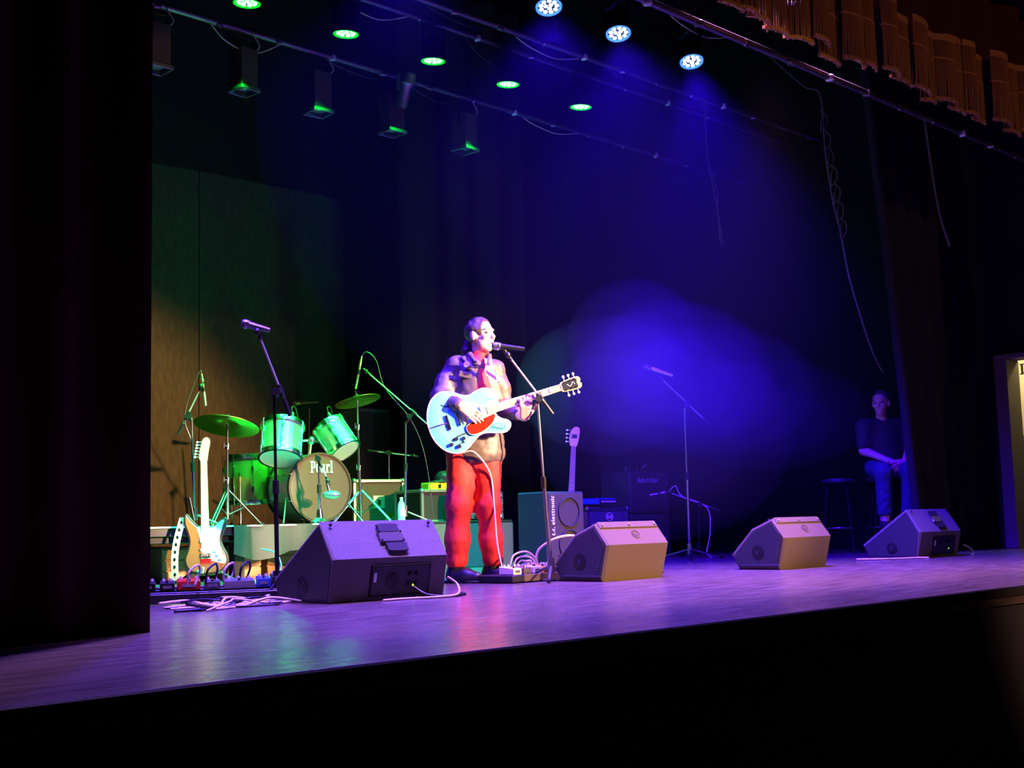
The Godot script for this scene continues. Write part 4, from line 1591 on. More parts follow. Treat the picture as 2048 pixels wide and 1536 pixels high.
# ---- guitars ------------------------------------------------------------------------------------------------------------
# frame: x along the neck from the tail, y across to the bass side, z out of the face
func neck_of(t: Node3D, u0: float, u1: float, m: Material, board: Material, thick: float, frets: int, w0 := 0.028, w1 := 0.0215) -> void:
	var s := st()
	slab(s, PackedVector2Array([Vector2(u0 - 0.06, -w0), Vector2(u1, -w1), Vector2(u1, w1), Vector2(u0 - 0.06, w0)]), [Vector2(0.012, thick - 0.022), Vector2(0.0, thick - 0.008), Vector2(0.0, thick)])
	var n := part(t, "neck", s, m)
	s = st()
	slab(s, PackedVector2Array([Vector2(u0 - 0.06, -w0), Vector2(u1, -w1), Vector2(u1, w1), Vector2(u0 - 0.06, w0)]), [Vector2(0.0, thick), Vector2(0.001, thick + 0.006)])
	part(n, "fretboard", s, board)
	s = st()
	rod(s, V(0, -1, 0), V(0, 1, 0), 0.0012, 5)
	var fm := mesh_of(s)
	for k in frets:
		var f := 1.0 - pow(2.0, -(k + 1) / 12.0)
		var scale_len := (u1 - (u0 - 0.17))
		var u := u1 - scale_len * f
		var w := lerpf(w1, w0, f)
		again(n, "fret", fm, M.chrome, V(u, 0, thick + 0.0065), Basis.from_scale(V(1, w, 1)))

func tuners(t: Node3D, spots: Array) -> void:
	var s := st()
	rod(s, V(0, 0, -0.012), V(0, 0, 0.018), 0.004, 8)
	var post := mesh_of(s)
	s = st()
	rod(s, V(0, -0.006, 0), V(0, 0.018, 0), 0.003, 6)
	ball(s, V(0, 0.024, 0), V(0.009, 0.009, 0.005))
	var key := mesh_of(s)
	for q in spots:
		var p := again(t, "tuner", post, M.chrome, V(q[0], q[1], q[3]))
		again(p, "tuner_key", key, M.ivory_plastic, V(0, q[2] * 0.012, -0.008), Basis() if q[2] > 0 else Basis(V(1, 0, 0), PI))

func strings_of(t: Node3D, a: Vector3, b: Vector3, wa: float, wb: float) -> void:
	for k in 6:
		var s := st()
		rod(s, a + V(0, lerpf(-wa, wa, k / 5.0), 0), b + V(0, lerpf(-wb, wb, k / 5.0), 0), 0.0009, 4)
		part(t, "string", s, M.chrome)

func semi_hollow(at: Transform3D) -> void:
	var t := thing("electric_guitar", "turquoise semi-hollow guitar with white binding held by the singer", "guitar")
	t.transform = at
	var o := rounded([Vector2(0, 0), Vector2(0.015, -0.09), Vector2(0.06, -0.163), Vector2(0.13, -0.202), Vector2(0.2, -0.19), Vector2(0.26, -0.15), Vector2(0.31, -0.13), Vector2(0.36, -0.136), Vector2(0.42, -0.156), Vector2(0.475, -0.158), Vector2(0.506, -0.13), Vector2(0.5, -0.1), Vector2(0.466, -0.078), Vector2(0.44, -0.05), Vector2(0.436, -0.02), Vector2(0.452, 0.02), Vector2(0.478, 0.05), Vector2(0.476, 0.09), Vector2(0.45, 0.128), Vector2(0.4, 0.147), Vector2(0.35, 0.14), Vector2(0.305, 0.13), Vector2(0.26, 0.145), Vector2(0.2, 0.186), Vector2(0.13, 0.203), Vector2(0.06, 0.166), Vector2(0.015, 0.09)], 3)
	var s := st()
	slab(s, o, [Vector2(0.012, -0.005), Vector2(0.0, 0.004), Vector2(0.0, 0.041), Vector2(0.004, 0.044), Vector2(0.03, 0.05), Vector2(0.06, 0.054)])
	var body := part(t, "body", s, M.turquoise_lacquer)
	for z in [0.043, 0.002]:
		s = st()
		var line := []
		for p in o:
			line.append(V(p.x, p.y, z))
		line.append(line[0])
		tube(s, line, 0.0042, 6, false)
		part(body, "binding", s, M.ivory_plastic)
	# f holes
	for g in [-1.0, 1.0]:
		s = st()
		tube(s, curve3([V(0.27, 0.085 * g, 0.055), V(0.25, 0.1 * g, 0.054), V(0.2, 0.098 * g, 0.0545), V(0.14, 0.108 * g, 0.053), V(0.12, 0.122 * g, 0.052)]), [0.006, 0.005, 0.004, 0.004, 0.004, 0.004, 0.004, 0.004, 0.005, 0.005, 0.005, 0.005, 0.005, 0.005, 0.005, 0.005, 0.005, 0.004, 0.004, 0.004, 0.005, 0.005, 0.006, 0.006, 0.006], 6)
		part(body, "f_hole", s, M.ink)
	neck_of(t, 0.45, 0.885, M.maple, M.maple, 0.058, 20)
	s = st()
	for k in [3, 5, 7, 9, 12]:
		var u := 0.885 - 0.6 * (1.0 - pow(2.0, -(k - 0.5) / 12.0))
		box(s, V(u, 0, 0.0645), V(0.012, 0.03, 0.001))
	part(t, "inlay", s, M.rosewood)
	s = st()
	slab(s, rounded([Vector2(0.88, -0.022), Vector2(0.91, -0.034), Vector2(0.98, -0.04), Vector2(1.012, -0.034), Vector2(1.018, -0.01), Vector2(1.008, 0.0), Vector2(1.018, 0.01), Vector2(1.012, 0.034), Vector2(0.98, 0.04), Vector2(0.91, 0.034), Vector2(0.88, 0.022)], 2), [Vector2(0.0, 0.042), Vector2(0.0, 0.056)])
	var hd := part(t, "headstock", s, M.maple)
	s = st()
	slab(s, rounded([Vector2(0.892, -0.018), Vector2(0.915, -0.028), Vector2(0.98, -0.033), Vector2(0.995, -0.02), Vector2(0.99, 0.0), Vector2(0.995, 0.02), Vector2(0.98, 0.033), Vector2(0.915, 0.028), Vector2(0.892, 0.018)], 2), [Vector2(0.0, 0.056), Vector2(0.001, 0.058)])
	part(hd, "face_veneer", s, M.black_wood)
	s = st()
	tube(s, curve3([V(0.925, 0.008, 0.059), V(0.945, -0.01, 0.059), V(0.965, 0.012, 0.059), V(0.975, -0.006, 0.059)]), 0.002, 5)
	part(hd, "script_inlay", s, M.ivory_plastic)
	var sp := []
	for k in 3:
		sp.append([0.918 + k * 0.033, 0.026, 1.0, 0.05])
		sp.append([0.918 + k * 0.033, -0.026, -1.0, 0.05])
	tuners(t, sp)
	s = st()
	box(s, V(0.887, 0, 0.063), V(0.006, 0.043, 0.01), 0.002)
	part(t, "nut", s, M.ivory_plastic)
	# pickups, bridge, tailpiece, pickguard, knobs
	s = st()
	box(s, V(0.0, 0, 0.0), V(0.034, 0.08, 0.014), 0.003)
	var pk := mesh_of(s)
	for u in [0.24, 0.365]:
		var p := again(t, "pickup", pk, M.ivory_plastic, V(u, 0, 0.058))
		s = st()
		for k in 6:
			rod(s, V(0.006, -0.025 + k * 0.01, 0.006), V(0.006, -0.025 + k * 0.01, 0.0085), 0.0028, 6)
		part(p, "pole_pieces", s, M.dark_metal)
	s = st()
	box(s, V(0.2, 0, 0.062), V(0.014, 0.084, 0.012), 0.003)
	part(t, "bridge", s, M.chrome)
	s = st()
	box(s, V(0.13, 0, 0.062), V(0.02, 0.1, 0.01), 0.004)
	tube(s, [V(0.13, 0, 0.06), V(0.06, 0, 0.058), V(0.004, 0, 0.045)], 0.006, 8)
	part(t, "tailpiece", s, M.chrome)
	s = st()
	slab(s, rounded([Vector2(0.43, -0.035), Vector2(0.4, -0.085), Vector2(0.33, -0.118), Vector2(0.265, -0.122), Vector2(0.235, -0.1), Vector2(0.235, -0.06), Vector2(0.28, -0.042), Vector2(0.35, -0.04)], 4), [Vector2(0.0, 0.06), Vector2(0.002, 0.066)])
	var pg := part(t, "pickguard", s, M.tortoise)
	s = st()
	var edge := []
	for p in rounded([Vector2(0.43, -0.035), Vector2(0.4, -0.085), Vector2(0.33, -0.118), Vector2(0.265, -0.122), Vector2(0.235, -0.1), Vector2(0.235, -0.06), Vector2(0.28, -0.042), Vector2(0.35, -0.04)], 4):
		edge.append(V(p.x, p.y, 0.063))
	edge.append(edge[0])
	tube(s, edge, 0.0025, 5, false)
	part(pg, "pickguard_edge", s, M.ivory_plastic)
	s = st()
	lathe(s, [Vector2(0.0, 0.0), Vector2(0.0125, 0.0), Vector2(0.0115, 0.016), Vector2(0.0, 0.017)], 14, Transform3D(Basis(V(1, 0, 0), V(0, 0, 1), V(0, -1, 0)), Vector3.ZERO))
	var kn := mesh_of(s)
	for q in [[0.195, -0.125], [0.15, -0.115], [0.155, -0.165], [0.11, -0.14]]:
		again(t, "knob", kn, M.black_plastic, V(q[0], q[1], 0.05))
	s = st()
	rod(s, V(0.185, -0.145, 0.05), V(0.18, -0.15, 0.072), 0.003, 6)
	rod(s, V(0.185, -0.145, 0.048), V(0.185, -0.145, 0.054), 0.009, 10)
	part(t, "selector_switch", s, M.black_plastic)
	strings_of(t, V(0.13, 0, 0.07), V(0.887, 0, 0.069), 0.026, 0.017)

func sunburst(at: Transform3D) -> void:
	var t := thing("electric_guitar", "sunburst solid guitar with white pickguard resting on a floor stand", "guitar")
	t.transform = at
	var o := rounded([Vector2(0.0, 0.0), Vector2(0.01, -0.09), Vector2(0.06, -0.148), Vector2(0.13, -0.152), Vector2(0.2, -0.12), Vector2(0.25, -0.108), Vector2(0.31, -0.13), Vector2(0.37, -0.153), Vector2(0.405, -0.14), Vector2(0.385, -0.1), Vector2(0.345, -0.055), Vector2(0.335, -0.03), Vector2(0.335, 0.03), Vector2(0.36, 0.055), Vector2(0.41, 0.1), Vector2(0.45, 0.13), Vector2(0.44, 0.155), Vector2(0.38, 0.158), Vector2(0.31, 0.138), Vector2(0.25, 0.125), Vector2(0.19, 0.135), Vector2(0.12, 0.16), Vector2(0.05, 0.14), Vector2(0.01, 0.08)], 3)
	var s := st()
	slab(s, o, [Vector2(0.014, -0.002), Vector2(0.0, 0.01), Vector2(0.0, 0.032), Vector2(0.006, 0.041), Vector2(0.02, 0.044)])
	var b := part(t, "body", s, M.sunburst_dark)
	s = st()
	slab(s, o, [Vector2(0.014, 0.0435), Vector2(0.018, 0.0462)])
	part(b, "amber_top", s, M.sunburst_amber)
	s = st()
	slab(s, rounded([Vector2(0.1, -0.03), Vector2(0.085, -0.075), Vector2(0.07, -0.125), Vector2(0.1, -0.135), Vector2(0.18, -0.105), Vector2(0.25, -0.098), Vector2(0.33, -0.12), Vector2(0.385, -0.135), Vector2(0.37, -0.1), Vector2(0.335, -0.05), Vector2(0.335, 0.03), Vector2(0.35, 0.05), Vector2(0.33, 0.06), Vector2(0.27, 0.045), Vector2(0.19, 0.02), Vector2(0.13, 0.0)], 3), [Vector2(0.0, 0.045), Vector2(0.002, 0.049)])
	var pg := part(t, "pickguard", s, M.ivory_plastic)
	s = st()
	slab(s, rounded([Vector2(-0.008, -0.034), Vector2(0.008, -0.034), Vector2(0.01, 0.0), Vector2(0.008, 0.034), Vector2(-0.008, 0.034), Vector2(-0.01, 0.0)], 3), [Vector2(0.0, 0.0), Vector2(0.001, 0.008)])
	var pk := mesh_of(s)
	for q in [[0.185, 0.2], [0.24, 0.0], [0.295, 0.0]]:
		again(pg, "pickup", pk, M.white_enamel, V(q[0], 0, 0.049), Basis(V(0, 0, 1), q[1]))
	s = st()
	lathe(s, [Vector2(0.0, 0.0), Vector2(0.011, 0.0), Vector2(0.009, 0.014), Vector2(0.0, 0.015)], 12, Transform3D(Basis(V(1, 0, 0), V(0, 0, 1), V(0, -1, 0)), Vector3.ZERO))
	var kn := mesh_of(s)
	for q in [[0.16, -0.075], [0.13, -0.095], [0.1, -0.115]]:
		again(pg, "knob", kn, M.white_enamel, V(q[0], q[1], 0.049))
	s = st()
	box(s, V(0.135, 0, 0.052), V(0.035, 0.07, 0.012), 0.003)
	part(t, "bridge", s, M.chrome)
	s = st()
	box(s, V(0.098, 0.0, 0.048), V(0.03, 0.075, 0.006), 0.002)
	part(t, "bridge_label", s, M.red_enamel)
	neck_of(t, 0.36, 0.83, M.maple, M.maple, 0.05, 21)
	s = st()
	slab(s, rounded([Vector2(0.825, -0.021), Vector2(0.86, -0.028), Vector2(0.9, -0.035), Vector2(0.95, -0.045), Vector2(0.985, -0.045), Vector2(1.0, -0.025), Vector2(0.99, 0.0), Vector2(0.96, 0.012), Vector2(0.9, 0.03), Vector2(0.86, 0.036), Vector2(0.845, 0.03), Vector2(0.825, 0.021)], 2), [Vector2(0.0, 0.036), Vector2(0.0, 0.05)])
	part(t, "headstock", s, M.maple)
	var sp := []
	for k in 6:
		sp.append([0.86 + k * 0.022, 0.03 - k * 0.004, 1.0, 0.046])
	tuners(t, sp)
	strings_of(t, V(0.13, 0, 0.06), V(0.83, 0, 0.058), 0.026, 0.017)
	# patterned strap hanging down one side
	s = st()
	sheet(s, 24, 2, func(u: float, v: float) -> Vector3:
		var y := lerpf(0.165, 0.215, u) + 0.03 * sin(u * PI)
		return V(lerpf(0.43, -0.1, u), y + (v - 0.5) * 0.05, 0.02 + 0.03 * sin(u * 3.0)), V(0, 0, -0.004))
	var stp := part(t, "strap", s, M.pale_strap)
	s = st()
	for k in 9:
		var u := (k + 0.7) / 10.0
		ball(s, V(lerpf(0.43, -0.1, u), lerpf(0.165, 0.215, u) + 0.03 * sin(u * PI), 0.022 + 0.03 * sin(u * 3.0)), V(0.013, 0.009, 0.003))
	part(stp, "printed_dot", s, M.dark_metal)
	var g := thing("guitar_stand", "folding floor stand holding the sunburst guitar", "guitar stand", at.origin * V(1, 0, 1) + V(0, 0, 0))
	s = st()
	for a in [0.5, 2.4, 4.4]:
		tube(s, [V(0, 0.14, -0.06), V(cos(a) * 0.24, 0.012, sin(a) * 0.24 - 0.06)], 0.01, 8)
	part(g, "leg", s, M.dark_metal)
	s = st()
	rod(s, V(0.0, 0.12, -0.06), V(-0.07, 0.62, -0.14), 0.012, 8)
	part(g, "upright", s, M.dark_metal)
	s = st()
	for e in [-1, 1]:
		tube(s, [V(0, 0.13, -0.05), V(0.08 * e, 0.09, 0.0), V(0.08 * e, 0.085, 0.06), V(0.08 * e, 0.12, 0.07)], 0.009, 8)
	part(g, "yoke_arms", s, M.pale_tape)

func bass_guitar() -> void:
	var t := thing("bass_guitar", "bass guitar standing upright behind the bass cabinet", "guitar")
	t.transform = Transform3D(Basis(V(0.127, 0.99, -0.014), V(-0.714, 0.082, -0.696), V(-0.69, 0.1, 0.72)).orthonormalized(), V(8.34, 0.055, -7.8))
	var s := st()
	slab(s, rounded([Vector2(0.0, 0.0), Vector2(0.02, -0.13), Vector2(0.12, -0.17), Vector2(0.22, -0.13), Vector2(0.33, -0.16), Vector2(0.42, -0.13), Vector2(0.36, -0.04), Vector2(0.36, 0.04), Vector2(0.45, 0.12), Vector2(0.45, 0.16), Vector2(0.32, 0.15), Vector2(0.2, 0.14), Vector2(0.1, 0.17), Vector2(0.02, 0.12)], 3), [Vector2(0.01, 0.0), Vector2(0.0, 0.01), Vector2(0.0, 0.035), Vector2(0.01, 0.042)])
	part(t, "body", s, M.sunburst_dark)
	neck_of(t, 0.4, 1.0, M.maple, M.rosewood, 0.05, 20, 0.031, 0.022)
	s = st()
	slab(s, rounded([Vector2(0.995, -0.022), Vector2(1.04, -0.04), Vector2(1.12, -0.05), Vector2(1.17, -0.045), Vector2(1.175, 0.0), Vector2(1.12, 0.035), Vector2(1.04, 0.04), Vector2(0.995, 0.022)], 2), [Vector2(0.0, 0.036), Vector2(0.0, 0.05)])
	part(t, "headstock", s, M.maple)
	s = st()
	box(s, V(1.09, -0.005, 0.052), V(0.035, 0.045, 0.003))
	part(t, "headstock_decal", s, M.ink)
	var g := thing("guitar_stand", "low floor stand under the bass guitar", "guitar stand", V(8.34, 0, -7.8))
	s = st()
	for a in [0.5, 2.6, 4.7]:
		rod(s, V(0, 0.12, -0.05), V(cos(a) * 0.2, 0.01, sin(a) * 0.2), 0.01, 8)
	part(g, "leg", s, M.dark_metal)
	s = st()
	for e in [-1, 1]:
		tube(s, [V(0, 0.1, -0.03), V(0.07 * e, 0.05, 0.0), V(0.07 * e, 0.05, 0.07)], 0.01, 8)
	part(g, "yoke_arms", s, M.dark_metal)
	var sp := []
	for k in 4:
		sp.append([1.04 + k * 0.035, 0.03, 1.0, 0.046])
	tuners(t, sp)

# ---- pedals and cables --------------------------------------------------------------------------------------------------
func pedal(label: String, at: Vector3, turn: float, size: Vector3, m: Material, knobs: int) -> void:
	var t := thing("effect_pedal", label, "effect pedal", at, turn)
	var s := st()
	var h := size / 2
	X = Transform3D(Basis(V(0, 0, 1), V(0, 1, 0), V(-1, 0, 0)), Vector3.ZERO)
	slab(s, PackedVector2Array([Vector2(h.z, 0), Vector2(h.z, size.y * 0.75), Vector2(-h.z, size.y), Vector2(-h.z, 0)]), [Vector2(0.003, -h.x), Vector2(0.0, -h.x + 0.004), Vector2(0.0, h.x - 0.004), Vector2(0.003, h.x)])
	X = Transform3D()
	part(t, "enclosure", s, m)
	s = st()
	lathe(s, [Vector2(0.0, 0.0), Vector2(0.008, 0.0), Vector2(0.007, 0.014), Vector2(0.0, 0.014)], 10)
	var kn := mesh_of(s)
	for k in knobs:
		again(t, "knob", kn, M.white_enamel, V(lerpf(-h.x, h.x, (k + 0.5) / knobs), size.y * 0.95, -h.z * 0.55))
	s = st()
	lathe(s, [Vector2(0.0, 0.0), Vector2(0.011, 0.0), Vector2(0.01, 0.012), Vector2(0.0, 0.014)], 12, Transform3D(Basis(), V(0, size.y * 0.8, h.z * 0.5)))
	part(t, "foot_switch", s, M.chrome)
	s = st()
	box(s, V(0, size.y * 0.38, h.z + 0.001), V(size.x * 0.6, size.y * 0.3, 0.003))
	part(t, "face_plate", s, M.aluminium)

func pedalboards() -> void:
	var t := thing("pedalboard", "wide black pedalboard on the floor below the sunburst guitar", "pedalboard", V(3.66, 0, -6.02), -0.5)
	var s := st()
	for z in [-0.13, -0.045, 0.04, 0.125]:
		box(s, V(0, 0.055 - z * 0.12, z), V(0.86, 0.02, 0.06), 0.004)
	part(t, "slats", s, M.dark_metal)
	s = st()
	for x in [-0.42, 0.42]:
		box(s, V(x, 0.03, 0), V(0.02, 0.06, 0.32), 0.004)
	box(s, V(0, 0.03, 0.16), V(0.86, 0.05, 0.012), 0.003)
	part(t, "frame", s, M.black_plastic)
	var defs := [["red effect pedal on the wide black pedalboard", -0.12, -0.02, V(0.12, 0.055, 0.13), "red_enamel", 3], ["narrow black effect pedal on the wide black pedalboard", -0.23, 0.0, V(0.075, 0.05, 0.12), "black_plastic", 2], ["pale grey effect pedal next to the red pedal", 0.0, 0.0, V(0.08, 0.05, 0.12), "grey_metal", 2], ["wide silver effect pedal on the wide black pedalboard", 0.14, 0.0, V(0.16, 0.05, 0.12), "aluminium", 3], ["blue effect pedal on the wide black pedalboard", 0.27, -0.02, V(0.07, 0.055, 0.12), "blue_enamel", 2], ["tall black multi effect pedal at the pedalboard end by the monitor", 0.37, -0.05, V(0.11, 0.06, 0.15), "black_plastic", 4], ["dark effect pedal at the pedalboard end by the curtain", -0.34, -0.01, V(0.1, 0.05, 0.13), "dark_metal", 3]]
	for d in defs:
		var p: Vector3 = t.transform * V(d[1], 0.068 - d[2] * 0.12, d[2])
		pedal(d[0], p, -0.5, d[3], M[d[4]], d[5])
	# the singer's board
	t = thing("pedalboard", "tan fronted pedalboard at the singer's feet", "pedalboard", V(5.9, 0, -5.9), 0.1)
	s = st()
	box(s, V(0, 0.028, 0), V(0.62, 0.045, 0.3), 0.006)
	part(t, "board", s, M.black_wood)
	s = st()
	box(s, V(0.05, 0.03, 0.152), V(0.5, 0.045, 0.008), 0.003)
	part(t, "front_rail", s, M.tan_coat)
	defs = [["cream effect pedal on the tan fronted pedalboard", -0.2, V(0.08, 0.05, 0.12), "cream_print", 2], ["tan effect pedal on the tan fronted pedalboard", -0.1, V(0.075, 0.05, 0.12), "tan_coat", 2], ["white effect pedal on the tan fronted pedalboard", 0.0, V(0.08, 0.055, 0.12), "white_enamel", 3], ["small yellow effect pedal on the tan fronted pedalboard", 0.09, V(0.07, 0.05, 0.12), "yellow_enamel", 2], ["silver effect pedal on the tan fronted pedalboard", 0.18, V(0.08, 0.05, 0.12), "aluminium", 3], ["dark effect pedal at the end of the tan fronted pedalboard", 0.265, V(0.07, 0.05, 0.12), "dark_metal", 2]]
	for d in defs:
		var p: Vector3 = t.transform * V(d[1], 0.052, 0.04)
		pedal(d[0], p, 0.1, d[2], M[d[3]], d[4])
	pedal("black rocker pedal beside the monitor with the tan back", V(6.28, 0, -5.75), 0.3, V(0.1, 0.07, 0.24), M.black_plastic, 1)
	# cables
	cord("guitar_cable", [V(5.51, 0.83, -6.05), V(5.55, 0.83, -5.98), V(5.66, 0.7, -5.96), V(5.69, 0.5, -5.96), V(5.7, 0.25, -5.95), V(5.72, 0.09, -5.93)], 0.006, M.pale_cable, "pale guitar cable dropping past the singer's trousers")
	cord("patch_cable", [V(5.98, 0.11, -5.88), V(5.97, 0.2, -5.84), V(6.05, 0.27, -5.76), V(6.16, 0.28, -5.7), V(6.22, 0.22, -5.66), V(6.22, 0.14, -5.66), V(6.15, 0.04, -5.66), V(6.08, 0.01, -5.68)], 0.009, M.pale_cable, "thick pale cable arching between pedalboard and monitor")
	for k in 3:
		cord("patch_cable", [V(5.78 + k * 0.03, 0.1, -5.92), V(5.8 + k * 0.03, 0.17 - k * 0.02, -5.9), V(5.88, 0.19 - k * 0.03, -5.87), V(5.95 - k * 0.02, 0.15 - k * 0.01, -5.86), V(5.98 - k * 0.03, 0.1, -5.86)], 0.006, M.pale_cable, "short looped patch cable over the tan fronted pedalboard", "cable", "patch cables on the singer's pedalboard")
	var rng := RandomNumberGenerator.new()
	rng.seed = 33
	for k in 14:
		var z := -5.3 - rng.randf() * 0.35
		var x := 3.05 + rng.randf() * 0.25
		var pts := []
		for i in 6:
			pts.append(V(x + i * (0.16 + rng.randf() * 0.06), 0.006 + (0.03 if rng.randf() < 0.25 else 0.0), z - i * 0.06 + rng.randf_range(-0.07, 0.07)))
		cord("floor_cable", pts, 0.005 + 0.002 * (k % 2), M.pale_cable if k % 3 else M.black_cable, "tangled cable on the floor in front of the black pedalboard", "cable", "tangled cables by the black pedalboard")
	for k in 4:
		var c: Vector3 = V(3.42 + k * 0.16, 0.1, -5.86 - k * 0.09)
		cord("patch_cable", [c, c + V(0.0, 0.07, 0.02), c + V(0.06, 0.1, 0.0), c + V(0.1, 0.06, -0.05), c + V(0.08, 0.0, -0.06)], 0.006, M.black_cable if k % 2 else M.pale_cable, "looped patch cable over the wide black pedalboard", "cable", "patch cables on the black pedalboard")
	cord("guitar_cable", [V(5.18, 0.24, -7.86), V(5.27, 0.2, -7.8), V(5.3, 0.08, -7.8), V(5.15, 0.01, -7.85), V(4.9, 0.008, -7.75), V(4.6, 0.008, -7.4), V(4.35, 0.01, -6.9)], 0.006, M.pale_cable, "pale cable curving out of the sunburst guitar")
	cord("floor_cable", [V(4.52, 0.1, -5.1), V(4.56, 0.06, -5.07), V(4.5, 0.015, -5.0), V(4.36, 0.008, -4.98), V(4.2, 0.007, -5.05), V(4.05, 0.006, -5.06)], 0.006, M.pale_cable, "pale lead plugged into the back of the carpet covered monitor")
	cord("floor_cable", [V(4.3, 0.06, -5.12), V(4.33, 0.02, -5.05), V(4.42, 0.008, -5.0), V(4.62, 0.007, -5.08), V(4.66, 0.007, -5.16)], 0.007, M.black_cable, "dark power lead behind the carpet covered monitor")
	cord("floor_cable", [V(9.3, 0.012, -5.5), V(9.45, 0.01, -5.35), V(9.6, 0.008, -5.28), V(9.75, 0.01, -5.18), V(9.8, 0.006, -5.13)], 0.009, M.pale_cable, "pale cable along the side of the far carpet covered monitor")
	cord("floor_cable", [V(10.6, 0.09, -5.22), V(10.68, 0.06, -5.2), V(10.75, 0.015, -5.2), V(10.6, 0.008, -5.15)], 0.006, M.pale_cable, "short pale lead behind the far carpet covered monitor")
	cord("floor_cable", [V(4.1, 0.006, -6.9), V(4.6, 0.006, -7.1), V(5.2, 0.006, -6.8), V(5.6, 0.006, -6.2), V(6.0, 0.006, -5.62), V(6.2, 0.006, -5.55)], 0.006, M.black_cable, "dark cable running across the floor to the tan fronted pedalboard")
	cord("floor_cable", [V(7.2, 0.04, -7.3), V(7.25, 0.12, -7.25), V(7.32, 0.1, -7.22), V(7.3, 0.01, -7.2), V(7.4, 0.01, -7.1), V(7.2, 0.01, -7.0)], 0.008, M.black_cable, "coiled cable on the floor beside the bass cabinet")
	s = st()
	box(s, V(4.9, 0.004, -7.2), V(2.6, 0.004, 0.05), 0.001)
	lone("floor_tape", s, M.pale_tape, "pale tape strip on the floor below the sunburst guitar", "tape")

# ---- people and stools --------------------------------------------------------------------------------------------------
func head_of(f: Field, c: Vector3, b: Basis, k := 1.0) -> void:
	# b: x to the person's left, y up, z out of the face
	f.ell(c + b * V(0, 0.025, -0.012) * k, V(0.074, 0.09, 0.092) * k, b)
	f.ell(c + b * V(0, -0.04, 0.022) * k, V(0.056, 0.075, 0.066) * k, b)
	f.ell(c + b * V(0, -0.095, 0.056) * k, V(0.026, 0.02, 0.024) * k, b)
	f.cap(c + b * V(0, 0.015, 0.08) * k, c + b * V(0, -0.022, 0.103) * k, 0.009 * k, 0.014 * k)
	f.ell(c + b * V(0, 0.03, 0.074) * k, V(0.05, 0.01, 0.014) * k, b)
	f.ell(c + b * V(0, -0.056, 0.083) * k, V(0.024, 0.006, 0.012) * k, b)
	f.ell(c + b * V(0, -0.07, 0.08) * k, V(0.02, 0.007, 0.012) * k, b)
	for g in [-1.0, 1.0]:
		f.ell(c + b * V(0.034 * g, -0.02, 0.062) * k, V(0.024, 0.02, 0.022) * k, b)
		f.ell(c + b * V(0.076 * g, -0.008, -0.008) * k, V(0.01, 0.032, 0.02) * k, b)

func face_of(t: Node3D, c: Vector3, b: Basis, brow: Material) -> void:
	var s := st()
	for g in [-1.0, 1.0]:
		s = st()
		ball(s, c + b * V(0.033 * g, 0.006, 0.073), V(0.0135, 0.008, 0.008), b)
		part(t, "eye", s, M.ink)
		s = st()
		tube(s, [c + b * V(0.014 * g, 0.028, 0.086), c + b * V(0.034 * g, 0.034, 0.083), c + b * V(0.054 * g, 0.027, 0.07)], 0.0038, 6)
		part(t, "eyebrow", s, brow)
	s = st()
	ball(s, c + b * V(0, -0.0635, 0.091), V(0.022, 0.006, 0.006), b)
	part(t, "lips", s, M.red_shirt)

